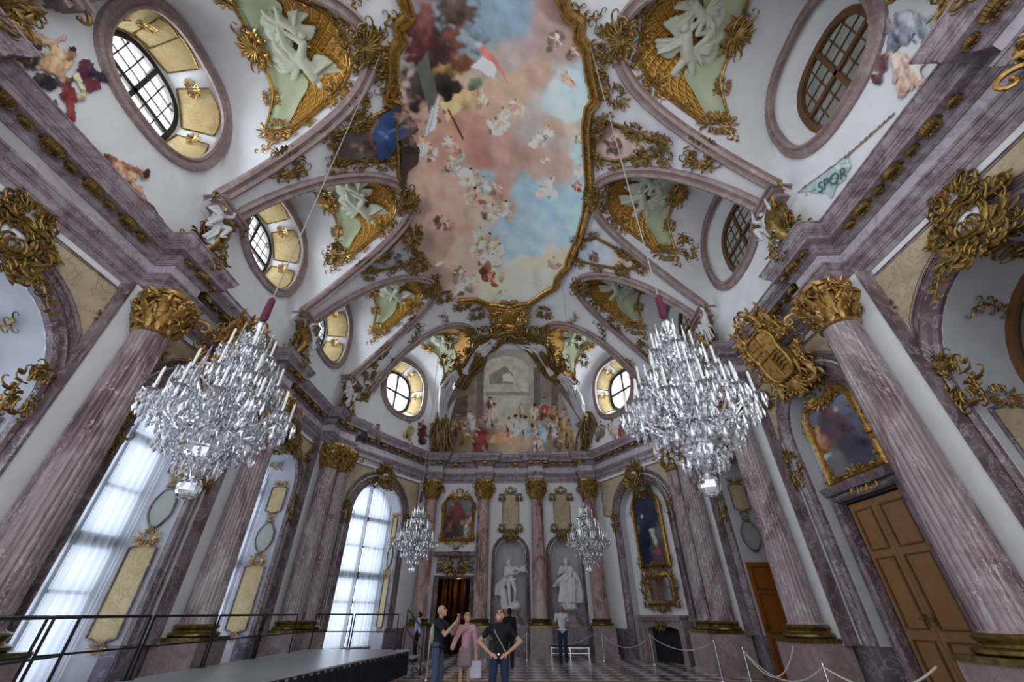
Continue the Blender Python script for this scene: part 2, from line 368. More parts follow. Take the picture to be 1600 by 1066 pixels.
# ---- walls
wallmb = {}
for key, fr in FRAMES.items():
    mb = wallmb[key] = MB(); rv = MB()
    if key in 'LR':
        edges = [YB]+COLY[:3]+[YC0+.2]
        mb.quad(fr.p(YB, 0, -OFF), fr.p(COLY[0], 0, -OFF), fr.p(COLY[0], 7.45, -OFF), fr.p(YB, 7.45, -OFF))
        for b in range(3):
            r, zs = ARCH[b]; wall_arch(mb, fr, edges[b+1], edges[b+2], BAY[b], r, zs, 7.45, -OFF)
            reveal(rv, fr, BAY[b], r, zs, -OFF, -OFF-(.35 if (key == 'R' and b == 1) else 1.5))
        mb.quad(fr.p(YB, 8.8, 0), fr.p(1.7, 8.8, 0), fr.p(1.7, 10.12, 0), fr.p(YB, 10.12, 0))
        for y in COLY[:3]+[YC0-.15]: mb.quad(fr.p(y-.5, 8.8, -.01), fr.p(y+.5, 8.8, -.01), fr.p(y+.5, 10.3, -.01), fr.p(y-.5, 10.3, -.01))
    elif key in ('CL', 'CR'):
        h = LC/2; e = .25
        r, zs = (1.45, 5.25); sc = .2 if key == 'CL' else .12
        wall_arch(mb, fr, -h-e, h+e, sc, r, zs, 7.45, -OFF)
        reveal(rv, fr, sc, r, zs, -OFF, -OFF-(1.1 if key == 'CL' else .35))
        if key == 'CR': mb.quad(fr.p(sc-2, 0, -OFF-.35), fr.p(sc+2, 0, -OFF-.35), fr.p(sc+2, 7.2, -OFF-.35), fr.p(sc-2, 7.2, -OFF-.35))
        for s in (-h+.3, h-.3): mb.quad(fr.p(s-1.0, 8.8, -.01), fr.p(s+1.0, 8.8, -.01), fr.p(s+1.0, 10.3, -.01), fr.p(s-1.0, 10.3, -.01))
    else:
        # far wall: doorway on the left, two niches
        d = -OFF; P = lambda s, z: fr.p(s, z, d)
        dx0, dx1, dz = -3.45, -1.85, 2.95
        mb.quad(P(-4.6, 0), P(dx0, 0), P(dx0, 7.45), P(-4.6, 7.45)); mb.quad(P(dx0, dz), P(dx1, dz), P(dx1, 7.45), P(dx0, 7.45))
        mb.quad(P(dx1, 0), P(-1.35, 0), P(-1.35, 7.45), P(dx1, 7.45))
        for sc in (.04, 2.7):
            wall_arch(mb, fr, sc-1.4, sc+1.36 if sc < 1 else 4.6, sc, .74, 3.95, 7.45, d, 1.05)
            mb.quad(P(sc-1.4, 0), P(sc+1.9, 0), P(sc+1.9, 1.05), P(sc-1.4, 1.05))
            pts = arch_pts(sc, .74, 3.95, 1.05, 14); n = len(pts)
            rings = [[fr.p(sc+(s-sc)*k, 3.95+(z-3.95)*k if z > 3.95 else z, d-.62*math.sqrt(1-k*k)) for s, z in pts] for k in (1, .95, .85, .7, .5, .25, 0)]
            for a, b in zip(rings, rings[1:]):
                for i in range(n-1): rv.quad(a[i], a[i+1], b[i+1], b[i])
            rv.quad(P(sc-.74, 1.06), P(sc+.74, 1.06), fr.p(sc+.74, 1.06, d-.62), fr.p(sc-.74, 1.06, d-.62))
        mb.quad(fr.p(-5, 8.8), fr.p(5, 8.8), fr.p(5, 10.15), fr.p(-5, 10.15))
    wallmb[key+'_rv'] = rv

# ---- vault with lunettes cut into it
class Lun:
    def __init__(s, key, sc, w, T, zt, oc, orx, orz, t0=.3): s.__dict__.update(locals()); s.fr = FRAMES[key]
    def wall(s, ph):
        sn = max(0, math.sin(ph)); return s.fr.p(s.sc+s.w*math.cos(ph), 10.1+(s.zt-10.1)*sn**.8, 0)
    def ts(s, ph): sn = max(0, math.sin(ph)); return s.sc+s.w*math.cos(ph), s.t0+(s.T-s.t0)*sn**1.12
    def rib(s, ph, off=0):
        a, t = s.ts(ph); q = s.fr.p(a, 0, t); return Vector((q.x, q.y, VZ(q.x, q.y)-off))
    def surf(s, ph, r, off=0):
        A, B = s.wall(ph), s.rib(ph); p = A.lerp(B, r)
        p.z += .35*math.sin(PI*r)*max(0, math.sin(ph))
        if off: p = p+s.nrm(ph, r)*off
        return p
    def nrm(s, ph, r, e=.02):
        a = s.surf(min(PI-.02, ph+e), r)-s.surf(max(.02, ph-e), r); b = s.surf(ph, min(1, r+e))-s.surf(ph, max(0, r-e))
        n = a.cross(b); n.normalize()
        c = s.fr.p(s.sc, 9, 4)-s.surf(ph, r)
        return n if n.dot(c) > 0 else -n
    def inside(s, x, y):
        q = Vector((x, y, 0))-s.fr.o; a = (q.dot(s.fr.u)-s.sc)/s.w; t = q.dot(s.fr.n)
        if abs(a) >= .995: return False
        return t < s.t0+(s.T-s.t0)*(1-a*a)**.56-.04
LUN = {}
for key in 'LR':
    for b in range(3): LUN[key, b] = Lun(key, LBAY[b], 2.06, 4.2, 13.7, (LBAY[b]+.05, 11.85), 1.55, 1.55)
for key in ('CL', 'CR'): LUN[key, 3] = Lun(key, .3, 2.35, 4.3, 13.5, (.32, 11.75), 1.5, 1.62)
ceil = MB(); idx = {}; vs = []; fs = []
st = .1; nx = int(15/st); ny = int((YU-YB)/st)
def vid(i, j):
    if (i, j) not in idx:
        x, y = -7.5+i*st, YB+j*st; idx[i, j] = len(vs); vs.append((x, y, VZ(x, y)))
    return idx[i, j]
for i in range(nx):
    for j in range(ny+1):
        x, y = -7.5+(i+.5)*st, YB+(j+.5)*st
        if inset(x, y) < -.05 or any(l.inside(x, y) for l in LUN.values()): continue
        fs.append((vid(i, j), vid(i, j+1), vid(i+1, j+1), vid(i+1, j)))
ceil.add(vs, fs)
for l in LUN.values(): ceil.grid(lambda u, v, l=l: l.surf(.001+u*(PI-.002), v), 40, 10)
CEIL = struct('ceiling', ceil, M['vault'], sharp=50)
ribs = {}
RIBP = [(-.17, -.02), (-.17, .09), (-.1, .15), (-.03, .1), (.04, .1), (.1, .19), (.17, .14), (.17, -.02)]
for n, ((key, b), l) in enumerate(LUN.items()):
    mb = MB(); pts = [l.rib(PI*i/48) for i in range(49)]
    mb.sweep(pts, [vnormal(p.x, p.y) for p in pts], RIBP); struct('trim_%d' % (n+1), mb, M['rib'])
# tympanum walls with their oval openings
def oval(l, th, k=1., dr=0.):
    n = 2.5; c, s = math.cos(th), math.sin(th)
    q = (abs(c)**n+abs(s)**n)**(-1/n)
    return l.oc[0]+(l.orx*k-dr)*c*q, l.oc[1]+(l.orz*k-dr)*s*q
def tymp_edge(l, th):
    c, s = math.cos(th), math.sin(th); lo = 0.
    for i in range(400):
        lo += .02; a = (l.oc[0]+lo*c-l.sc)/l.w; z = l.oc[1]+lo*s
        if abs(a) >= 1 or z < 8.8: break
        if z > 10.1+(l.zt-10.1)*(1-a*a)**.4: break
    return l.oc[0]+lo*c, l.oc[1]+lo*s
SPLAY = {'L': 1.0, 'R': .5, 'CL': .8, 'CR': .8}
GL = {'L': .70, 'R': .74, 'CL': .7, 'CR': .7}
for (key, b), l in LUN.items():
    fr = l.fr; mb = wallmb[key]; n = 64
    A = [oval(l, 2*PI*i/n) for i in range(n)]; B = [tymp_edge(l, 2*PI*i/n) for i in range(n)]
    for i in range(n):
        j = (i+1) % n; mb.quad(fr.p(*A[i]), fr.p(*A[j]), fr.p(*B[j]), fr.p(*B[i]))
wn = {'L': 'wall_left', 'R': 'wall_right', 'F': 'wall_far', 'CL': 'wall_far_left', 'CR': 'wall_far_right'}
wallobj = {}
for key in FRAMES:
    o = wallobj[key] = struct(wn[key], wallmb[key], M['stucco'], sharp=30)
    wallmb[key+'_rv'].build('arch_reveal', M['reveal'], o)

# ---- entablature
ARCHI = [(0, 7.4), (0, 7.53), (.02, 7.535), (.035, 7.56), (.035, 7.57), (.05, 7.572), (.05, 7.71), (.07, 7.715), (.07, 7.74), (.09, 7.745), (.13, 7.82), (.13, 7.84), (.15, 7.845), (.15, 7.9), (.02, 7.92)]
FRIEZE = [(.02, 7.92), (.02, 8.24)]
CORN = [(.02, 8.22), (.06, 8.225), (.06, 8.25), (.08, 8.255), (.12, 8.3), (.12, 8.32), (.14, 8.325), (.14, 8.4), (.155, 8.42), (.155, 8.44), (.33, 8.46), (.33, 8.55), (.345, 8.555), (.345, 8.6), (.37, 8.61), (.39, 8.64), (.39, 8.66), (.41, 8.665), (.44, 8.72), (.46, 8.8), (.46, 8.82), (.48, 8.825), (.48, 8.86), (-.6, 8.9)]
def ent_run(mb, fr, s0, s1, base, prof):
    for (e0, z0), (e1, z1) in zip(prof, prof[1:]):
        mb.quad(fr.p(s0, z0, base+e0), fr.p(s1, z0, base+e0), fr.p(s1, z1, base+e1), fr.p(s0, z1, base+e1))
def ent_ressaut(mb, fr, sc, hw, base, prof, back=-.4):
    ring = lambda e, z: [fr.p(sc-hw-e, z, back), fr.p(sc-hw-e, z, base+e), fr.p(sc+hw+e, z, base+e), fr.p(sc+hw+e, z, back)]
    R = [ring(e, z) for e, z in prof]
    for a, b in zip(R, R[1:]):
        for i in range(3): mb.quad(a[i], a[i+1], b[i+1], b[i])
    mb.add(R[0], [(0, 1, 2, 3)]); mb.add(R[-1], [(3, 2, 1, 0)])
hC = LC/2
RUNS = {'L': (YB, YC0+.15), 'R': (YB, YC0+.15), 'CL': (-hC-.15, hC+.15), 'CR': (-hC-.15, hC+.15), 'F': (-XF-.2, XF+.2)}
RESS = {'L': [(y+(.15 if y > 3 else -.25), .42, .15) for y in COLY], 'R': [(y+.15, .42, .15) for y in COLY], 'CL': [(-hC+.62, .4, .1)], 'CR': [(-hC+.62, .4, .1)], 'F': [(-4.05, .38, .1), (-1.33, .38, .0), (1.4, .38, .0), (4.1, .38, .1)]}
mod = MB()      # a gilded scroll bracket, local: x along the cornice, y up, z out
for q in (-.1, -.06, -.02, .02, .06, .1):
    k = 1-2.2*abs(q); mod.tube([(q, .02, -.02), (q, .05*k, .05), (q, .045*k, .12), (q, 0, .175*k), (q, -.055, .165*k), (q, -.06, .12), (q, -.03, .1)], [.016, .024, .026, .028, .028, .024, .014], 6)
for sg in (-1, 1): mod.tube([(sg*.13, .03, .0), (sg*.14, .03, .1), (sg*.13, -.03, .15), (sg*.12, -.07, .1), (sg*.13, -.04, .07)], [.02, .024, .026, .022, .014], 6)
for i in range(5): mod.ball((.05*(i-2), -.075-.02*(i % 2), .07), .028, 6, 4)
modme = mod.mesh('modillion', M['darkgold'])
tn = len(LUN)
for key, fr in FRAMES.items():
    tn += 1; root = thing('trim_%d' % tn, None, None); tag(root, None, None, None, 'structure')
    for nm, prof, mt in (('architrave', ARCHI, M['cornice']), ('frieze', FRIEZE, M['frieze']), ('cornice', CORN, M['cornice'])):
        mb = MB(); base = -OFF+.02
        ent_run(mb, fr, RUNS[key][0], RUNS[key][1], base, prof)
        for sc, hw, dd in RESS[key]: ent_ressaut(mb, fr, sc, hw, dd, prof)
        mb.build(nm, mt, root, 30)
    s = RUNS[key][0]+2.0 if key in 'LR' else RUNS[key][0]+.6; k = 0
    while s < RUNS[key][1]-.4:
        near = [(sc, hw, dd) for sc, hw, dd in RESS[key] if abs(s-sc) < hw+.45]
        d = -OFF+.16 if not near else near[0][2]+.14
        if not near or abs(s-near[0][0]) < near[0][1]+.2:
            place('modillion', modme, fr.mat(s, 8.39, d, 0, 1.2 if k % 2 == 0 else .75), root)
        s += .41; k += 1

# ---- plinth zone (dado) round the room
dd = MB()
def dado(fr, s0, s1, d=-OFF, z=1.02, th=.05):
    a = [fr.p(s0, 0, d), fr.p(s1, 0, d), fr.p(s1, 0, d+th), fr.p(s0, 0, d+th)]; b = [p+Vector((0, 0, z)) for p in a]
    dd.add(a+b, [(3, 2, 1, 0), (4, 5, 6, 7), (0, 1, 5, 4), (1, 2, 6, 5), (2, 3, 7, 6), (3, 0, 4, 7)])
DD = {}
for key, fr in FRAMES.items():
    dd = MB()
    if key in 'LR':
        ed = [YB]+COLY[:3]+[YC0]
        for b in range(3):
            r = ARCH[b][0]; dado(fr, ed[b+1], BAY[b]-r); dado(fr, BAY[b]+r, ed[b+2])
            for sg in (-1, 1): dado(fr, BAY[b]+sg*r-.02, BAY[b]+sg*r+.02, -OFF-.34, 1.02, .36)
            if key == 'L' : dado(fr, BAY[b]-r, BAY[b]+r, -OFF-1.05, .45)
        dado(fr, BAY[1]-2, BAY[1]-1.21, -OFF-.02)
    elif key in ('CL', 'CR'):
        sc, r = (.2, 1.45) if key == 'CL' else (.12, 1.45); dado(fr, -hC-.1, sc-r); dado(fr, sc+r, hC+.1)
        if key == 'CL': dado(fr, sc-r, sc+r, -OFF-.75, .45)
        else: dado(fr, sc-r, sc-1.08, -OFF-.35); dado(fr, sc+1.0, sc+r, -OFF-.35)
    else:
        dado(fr, -1.75, 4.5); dado(fr, -4.5, -3.6); dado(fr, -.75, .85, -OFF, 1.12, .25); dado(fr, 1.95, 3.45, -OFF, 1.12, .25)
    struct({'L': 'baseboard_left', 'R': 'baseboard_right', 'F': 'baseboard_far', 'CL': 'baseboard_far_left', 'CR': 'baseboard_far_right'}[key], dd, M['dado'])

# ---- archivolts, keystones' mouldings, spandrel panels, pilaster strips (all fixed to the wall)
def spandrel(fr, sc, r, zs, s_out, d, zt=7.22):
    """concave-sided panel between arch and column; s_out = column-side edge"""
    sg = 1 if s_out > sc else -1; R = r+.52; pts = [(s_out, zt), (s_out, zs+.35)]
    for i in range(13):
        a = (PI/2-.25)*i/12+.12; s = sc+sg*R*math.cos(a); z = zs+R*math.sin(a)
        if abs(s-sc) < abs(s_out-sc)-.1 and z < zt-.1: pts.append((s, z))
    pts.append((pts[-1][0], zt))
    return pts
for key, fr in FRAMES.items():
    w = wallobj[key]
    if key == 'F':
        for sc in (.04, 2.7):
            mb = MB(); strip(mb, fr, arch_pts(sc, .84, 3.95, 1.1), -OFF, scaled(MOULD, .62)); mb.build('archivolt', M['purple'], w)
        continue
    arches = [(BAY[b], *ARCH[b], COLY[b], COLY[b+1]) for b in range(3)] if key in 'LR' else [((.2 if key == 'CL' else .12), 1.45, 5.25, -hC+.5, hC-.1)]
    for sc, r, zs, c0, c1 in arches:
        mb = MB(); strip(mb, fr, arch_pts(sc, r+.16, zs, 1.02), -OFF, MOULD); mb.build('archivolt', M['purple'], w)
        mb = MB(); strip(mb, fr, arch_pts(sc, r+.42, zs, 1.02), -OFF, scaled(MOULD, .35)); mb.build('outer_archivolt', M['purple'], w)
        for so in (c0+.5, c1-.5):
            if abs(so-sc) < r: continue
            pts = spandrel(fr, sc, r, zs, so, -OFF)
            if len(pts) < 5: continue
            mb = MB(); Mx = fr.mat(0, 0, -OFF+.01); mb.poly(pts if so < sc else pts, .03, Mx); p = mb.build('spandrel_panel', M['beige'], w)
            mb = MB(); strip(mb, fr, pts, -OFF+.02, scaled(MOULD, .28), True); mb.build('panel_moulding', M['purple'], p)
    if key in 'LR':
        for y in COLY:
            mb = MB()
            for a, b, z0, z1, d1 in ((y-.6, y+.6, 1.0, 7.4, .3), ):
                P = [fr.p(a, z0, -OFF), fr.p(b, z0, -OFF), fr.p(b, z0, -OFF+d1), fr.p(a, z0, -OFF+d1)]; Q = [p+Vector((0, 0, z1-z0)) for p in P]
                mb.add(P+Q, [(0, 1, 5, 4), (1, 2, 6, 5), (2, 3, 7, 6), (3, 0, 4, 7)])
            p = mb.build('pilaster', M['stucco'], w); mb = MB()
            for sg in (-1, 1): strip(mb, fr, [(y+sg*.62, 1.0), (y+sg*.62, 7.4)], -OFF, [(-.025, 0), (-.025, .32), (.025, .32), (.025, 0)])
            mb.build('pilaster_edge', M['purple'], p)
# ================================================================== GILDED ROCAILLE
def curl(mb, x, y, ang, size, sg, r, z=.03, n=14, turns=1., ball=True):
    pts = []; rs = []
    for i in range(n+1):
        t = i/n; pts.append((x, y, z+.05*size*math.sin(PI*t))); rs.append(r*(1-.55*t))
        ang += sg*turns*(.12+.62*t**1.5); st = size*.17*(1-.6*t); x += st*math.cos(ang); y += st*math.sin(ang)
    mb.tube(pts, rs, 6, flat=1.)
    if ball: mb.ball(pts[-1], r*.75, 6, 4)
def leaf(mb, x, y, ang, ln, wd, curv=0., lift=.25, z=.02):
    n = 7; vs = []; px, py, a = x, y, ang
    for i in range(n+1):
        t = i/n; w = wd*(math.sin(PI*min(1, t*.93+.07))**.8)*(.72+.28*abs(math.sin(3.2*PI*t)))
        h = z+lift*ln*(t**2)*.6+.25*wd*math.sin(PI*t)
        nx, ny = -math.sin(a), math.cos(a)
        vs += [(px-nx*w, py-ny*w, h-.35*w), (px, py, h+.2*w), (px+nx*w, py+ny*w, h-.35*w)]
        a += curv/n; px += ln/n*math.cos(a); py += ln/n*math.sin(a)
    fs = []
    for i in range(n):
        b = i*3; fs += [(b, b+1, b+4, b+3), (b+1, b+2, b+5, b+4)]
    mb.add(vs, fs)
def fan(mb, x, y, ang, R, n=9, spread=2.2, z=.03):
    for i in range(n):
        a = ang+spread*(i/(n-1)-.5); L = R*(1-.25*abs(i/(n-1)-.5))
        mb.tube([(x, y, z), (x+.5*L*math.cos(a), y+.5*L*math.sin(a), z+.12*R), (x+L*math.cos(a), y+L*math.sin(a), z+.03*R)], [R*.03, R*.085, R*.06], 6)
        mb.ball((x+L*math.cos(a), y+L*math.sin(a), z+.03*R), R*.085, 6, 4)
def rocaille(seed, sx=.5, sy=.5, n=16, leaves=22, sym=True, hole=0.):
    """irregular crest of C-scrolls and acanthus, mirrored about its axis"""
    rnd = random.Random(seed); mb = MB(); side = MB()
    for i in range(n):
        a = rnd.uniform(-PI/2, PI/2); q = rnd.uniform(max(.2, hole), .8)
        x, y = sx*q*math.cos(a), sy*q*math.sin(a)
        curl(side, x, y, math.atan2(y, x)+rnd.uniform(-1.2, 1.2), rnd.uniform(.16, .34), rnd.choice((-1, 1)), rnd.uniform(.018, .034), rnd.uniform(.02, .09), turns=rnd.uniform(.7, 1.2))
    for i in range(leaves):
        a = rnd.uniform(-PI/2, PI/2); q = rnd.uniform(max(.35, hole), .95)
        x, y = sx*q*math.cos(a), sy*q*math.sin(a)
        leaf(side, x, y, math.atan2(y, x)+rnd.uniform(-.8, .8), rnd.uniform(.14, .3), rnd.uniform(.03, .06), rnd.uniform(-1.5, 1.5), .3, rnd.uniform(.02, .08))
    mb.add(side.v, side.f)
    if sym: mb.add([(-x, y, z) for x, y, z in side.v], [f[::-1] for f in side.f])
    return mb
def cartouche(seed, sx=.5, sy=.6, hole=.45):
    mb = rocaille(seed, sx, sy, 16, 20, True, .6)
    for k, rr in ((1, .035), (1.25, .028)):
        pts = [(sx*hole*k*math.cos(a), sy*hole*k*math.sin(a), .07) for a in [2*PI*i/20 for i in range(21)]]; mb.tube(pts, rr, 6)
    for i in range(10):
        a = 2*PI*i/10+.3; curl(mb, sx*.62*math.cos(a), sy*.62*math.sin(a), a+1.2, .26, 1 if i % 2 else -1, .035, .05)
    return mb
def sprig(seed, L=1., n=9):
    """trailing flower sprig hanging along -y"""
    rnd = random.Random(seed); mb = MB(); pts = [(.09*math.sin(5*t), -L*t, .03) for t in [i/14 for i in range(15)]]
    mb.tube(pts, [.022*(1-.6*i/14) for i in range(15)], 5)
    for i in range(n):
        t = i/n; x, y = .09*math.sin(5*t), -L*t; sg = 1 if i % 2 else -1
        curl(mb, x, y, -PI/2+sg*1.2, .22*(1-.4*t), sg, .018, .03)
        for k in range(2): leaf(mb, x, y, -PI/2+sg*rnd.uniform(.4, 1.4), rnd.uniform(.1, .18), rnd.uniform(.025, .045), rnd.uniform(-1, 1), .3)
    return mb
def shellcrest(seed):
    mb = rocaille(seed, .42, .36, 8, 14); fan(mb, 0, -.12, PI/2, .42, 11, 2.6, .08); fan(mb, 0, -.1, -PI/2, .2, 7, 2.4, .08)
    for sg in (-1, 1): curl(mb, sg*.1, -.2, PI/2-sg*1.9, .42, sg, .04, .07)
    return mb
ORN = {}
for nm, mb in (('crestA', rocaille(1)), ('crestB', rocaille(7, .6, .35)), ('crestC', rocaille(13, .35, .6)), ('crestD', rocaille(21, .55, .55, 12, 16, False)),
               ('cart', cartouche(3)), ('cartB', cartouche(9, .6, .5)), ('sprig', sprig(4)), ('sprigB', sprig(8, .8, 7)), ('shell', shellcrest(5))):
    for mt in ('gold', 'darkgold'): ORN[nm, mt] = mb.mesh('rocaille_'+nm, M[mt], 60)
def orn(kind, Mx, parent=None, name='gilt_ornament', mt='gold'): return place(name, ORN[kind, mt], Mx, parent)
def basis(p, n, up=Vector((0, 0, 1)), rot=0., sc=1.):
    n = n.normalized(); y = (up-n*up.dot(n)); y = y.normalized() if y.length > 1e-5 else n.orthogonal().normalized(); x = y.cross(n)
    m = Matrix((x, y, n)).transposed().to_4x4()
    return Matrix.Translation(p) @ m @ Matrix.Rotation(rot, 4, 'Z') @ Matrix.Scale(sc, 4)

# ================================================================== COLUMNS
def shaft_mesh():
    mb = MB(); prof = []; n = 132
    for i in range(9):
        t = i/8; prof.append((.36-.045*t**1.6, 1.38+t*(6.4-1.38)))
    prof = [(.40, 1.36), (.37, 1.40)]+prof+[(.33, 6.42), (.35, 6.46)]
    def fl(w, z): return 1-.075*(max(0, math.sin(w*22))**.6) if 1.45 < z < 6.35 else 1
    mb.lathe(prof, n, mod=fl); return mb.mesh('shaft', M['column'], 60)
def capital_mesh():
    mb = MB(); mb.lathe([(.33, 6.4), (.37, 6.43), (.33, 6.48), (.33, 6.6), (.36, 6.95), (.44, 7.22), (.46, 7.26)], 24)
    for row, (z0, h, R, cnt, ph) in enumerate(((6.46, .34, .35, 10, 0), (6.62, .44, .37, 10, PI/10))):
        for k in range(cnt):
            w = 2*PI*k/cnt+ph; L = MB(); leaf(L, 0, 0, PI/2, h, .1, 0, 1.2, .0)
            Mx = Matrix.Translation((R*math.cos(w), R*math.sin(w), z0)) @ Matrix.Rotation(w+PI/2, 4, 'Z') @ Matrix.Rotation(PI/2, 4, 'X')
            mb.add([Mx @ Vector(p) for p in L.v], L.f); tip = Mx @ Vector((0, h, .42*h)); mb.ball(tip, .045, 6, 4)
    for k in range(4):
        w = PI/4+k*PI/2; V = MB(); curl(V, 0, 0, PI/2-.35, .5, -1, .05, .0, 16, 1.15)
        Mx = Matrix.Translation((.34*math.cos(w), .34*math.sin(w), 6.9)) @ Matrix.Rotation(w, 4, 'Z') @ Matrix.Rotation(PI/2, 4, 'X')
        mb.add([Mx @ Vector(p) for p in V.v], V.f)
        w2 = k*PI/2; F = MB(); fan(F, 0, 0, PI/2, .24, 7, 2.6, .05)
        Mx = Matrix.Translation((.44*math.cos(w2), .44*math.sin(w2), 7.08)) @ Matrix.Rotation(w2+PI/2, 4, 'Z') @ Matrix.Rotation(PI/2, 4, 'X')
        mb.add([Mx @ Vector(p) for p in F.v], F.f)
        for sg in (-1, 1):
            V = MB(); curl(V, 0, 0, PI/2+sg*.3, .42, sg, .035, 0, 12)
            Mx = Matrix.Translation((.42*math.cos(w2), .42*math.sin(w2), 6.9)) @ Matrix.Rotation(w2+PI/2, 4, 'Z') @ Matrix.Rotation(PI/2, 4, 'X')
            mb.add([Mx @ Vector(p) for p in V.v], V.f)
    rnd = random.Random(2)
    for k in range(120):
        w = rnd.uniform(0, 2*PI); z = rnd.uniform(6.5, 7.2); R = .36+.16*((z-6.4)/.85)**1.5; V = MB()
        if k % 2: curl(V, 0, 0, rnd.uniform(0, 3.1), rnd.uniform(.14, .26), rnd.choice((-1, 1)), rnd.uniform(.014, .024), .05, 10)
        else: leaf(V, 0, 0, PI/2+rnd.uniform(-.9, .9), rnd.uniform(.16, .28), rnd.uniform(.035, .06), rnd.uniform(-1, 1), .9, .02)
        Mx = Matrix.Translation((R*math.cos(w), R*math.sin(w), z)) @ Matrix.Rotation(w+PI/2, 4, 'Z') @ Matrix.Rotation(PI/2, 4, 'X')
        mb.add([Mx @ Vector(p) for p in V.v], V.f)
    ab = [(.56*math.cos(a)*(1-.16*math.cos(2*a)**2), .56*math.sin(a)*(1-.16*math.cos(2*a)**2)) for a in [2*PI*i/24 for i in range(24)]]
    mb.poly(ab, .1, Matrix.Translation((0, 0, 7.26))); return mb.mesh('capital', M['gold'], 50)
def base_mesh():
    mb = MB(); mb.lathe([(.5, 1.12), (.54, 1.15), (.54, 1.19), (.5, 1.215), (.45, 1.22), (.43, 1.25), (.45, 1.285), (.47, 1.3), (.48, 1.33), (.45, 1.36), (.41, 1.37)], 40)
    mb.box((-.56, -.56, 1.04), (.56, .56, 1.12)); return mb.mesh('column_base', M['brass'], 40)
def ped_mesh():
    mb = MB(); mb.box((-.53, -.53, 0), (.53, .53, 1.04)); mb.box((-.57, -.57, 0), (.57, .57, .14)); return mb.mesh('pedestal', M['pedestal'], 30)
CM = [('pedestal', ped_mesh()), ('column_base', base_mesh()), ('shaft', shaft_mesh()), ('capital', capital_mesh())]
REDSHAFT = CM[2][1].copy(); REDSHAFT.materials.clear(); REDSHAFT.materials.append(M['redcolumn'])
def column(x, y, rz, label, k=1., red=False):
    t = thing('marble_column', label, 'column', (x, y, 0), 'fluted marble columns along the walls', rz)
    for nm, me in CM:
        o = bpy.data.objects.new(nm, REDSHAFT if red and nm == 'shaft' else me); scn.collection.objects.link(o); o.parent = t
        o.scale = (k, k, 1)
    return t
nth = ['nearest the camera', 'second from the camera', 'third from the camera', 'standing at the corner of the far bay']
for side, fr, sd in (('left window', FL, 1), ('right door', FRr, -1)):
    for i, y in enumerate(COLY):
        p = fr.p(y, 0, .3); column(p.x, p.y, 0, 'purple-veined marble column with gilded capital on the %s wall, %s' % (side, nth[i]))
for fr, sd in ((FCL, 'left, beside the arched corner window'), (FCR, 'right, beside the fireplace')):
    p = fr.p(-hC+.62, 0, .28); column(p.x, p.y, math.atan2(fr.u.y, fr.u.x), 'inner marble column of the corner pair on the %s' % sd, .92)
for (x, dd_, lb) in ((-4.05, .3, 'left of the doorway with gold curtains'), (-1.33, .2, 'between the gold-curtained doorway and the left niche'), (1.4, .2, 'between the two statue niches'), (4.1, .3, 'right of the right statue niche')):
    p = FF.p(x, 0, dd_); column(p.x, p.y, 0, 'red-veined marble column on the end wall %s' % lb, .92, True)

# ================================================================== WINDOWS
def arch_curtain(fr, sc, r, zs, d, z0, name_parent, half):
    mb = MB(); s0, s1 = (sc-r, sc-.02) if half < 0 else (sc+.02, sc+r); nu, nv = 60, 26
    def fn(u, v):
        s = s0+(s1-s0)*u; zt = zs+math.sqrt(max(0, r*r-(s-sc)**2)); z = z0+(zt-z0)*v
        return fr.p(s, z, d+.035*math.sin(s*34+half)+.02*math.sin(s*13))
    mb.grid(fn, nu, nv); return mb
def bar(mb, fr, s0, z0, s1, z1, w, d0, d1):
    if abs(s1-s0) < 1e-6: c = [(s0-w, z0), (s0+w, z0), (s0+w, z1), (s0-w, z1)]
    else: c = [(s0, z0-w), (s1, z0-w), (s1, z0+w), (s0, z0+w)]
    a = [fr.p(s, z, d0) for s, z in c]; b = [fr.p(s, z, d1) for s, z in c]
    mb.add(a+b, [(3, 2, 1, 0), (4, 5, 6, 7), (0, 1, 5, 4), (1, 2, 6, 5), (2, 3, 7, 6), (3, 0, 4, 7)])
nwin = 0
def arch_window(fr, sc, r, zs, d, z0, mt, trans, glass='pane', vert=(), thick=.05):
    global nwin; nwin += 1
    root = thing('window_%d' % nwin, None, None); tag(root, None, None, None, 'structure')
    mb = MB(); strip(mb, fr, arch_pts(sc, r-.05, zs, z0), d, [(-.07, -.06), (-.07, .06), (.07, .06), (.07, -.06)])
    bar(mb, fr, sc, z0, sc, zs+r, .075, d-.06, d+.06); mb.build('window_frame', mt, root)
    mb = MB()
    for z, w in trans: bar(mb, fr, sc-math.sqrt(max(.01, r*r-max(0, z-zs)**2)), z, sc+math.sqrt(max(.01, r*r-max(0, z-zs)**2)), z, w, d-.05, d+.05)
    for q in vert: bar(mb, fr, sc+q, z0, sc+q, zs+math.sqrt(r*r-q*q), .03, d-.04, d+.04)
    mb.build('transom', mt, root)
    mb = MB(); pts = arch_pts(sc, r, zs, z0, 16); mb.add([fr.p(s, z, d-.01) for s, z in pts], [tuple(range(len(pts)))]); mb.build('pane', M[glass], root)
    return root
def panel_outline(w, h, top=.2, n=8):
    """rococo panel: straight sides, ogee head and foot"""
    pts = []
    for sg in (1, -1):
        for i in range(n+1):
            t = i/n; x = -w+2*w*t; pts.append((x*sg, sg*(h-top*(abs(2*t-1)**1.5)+.04*math.cos(4*PI*t)*top*4)))
    return pts
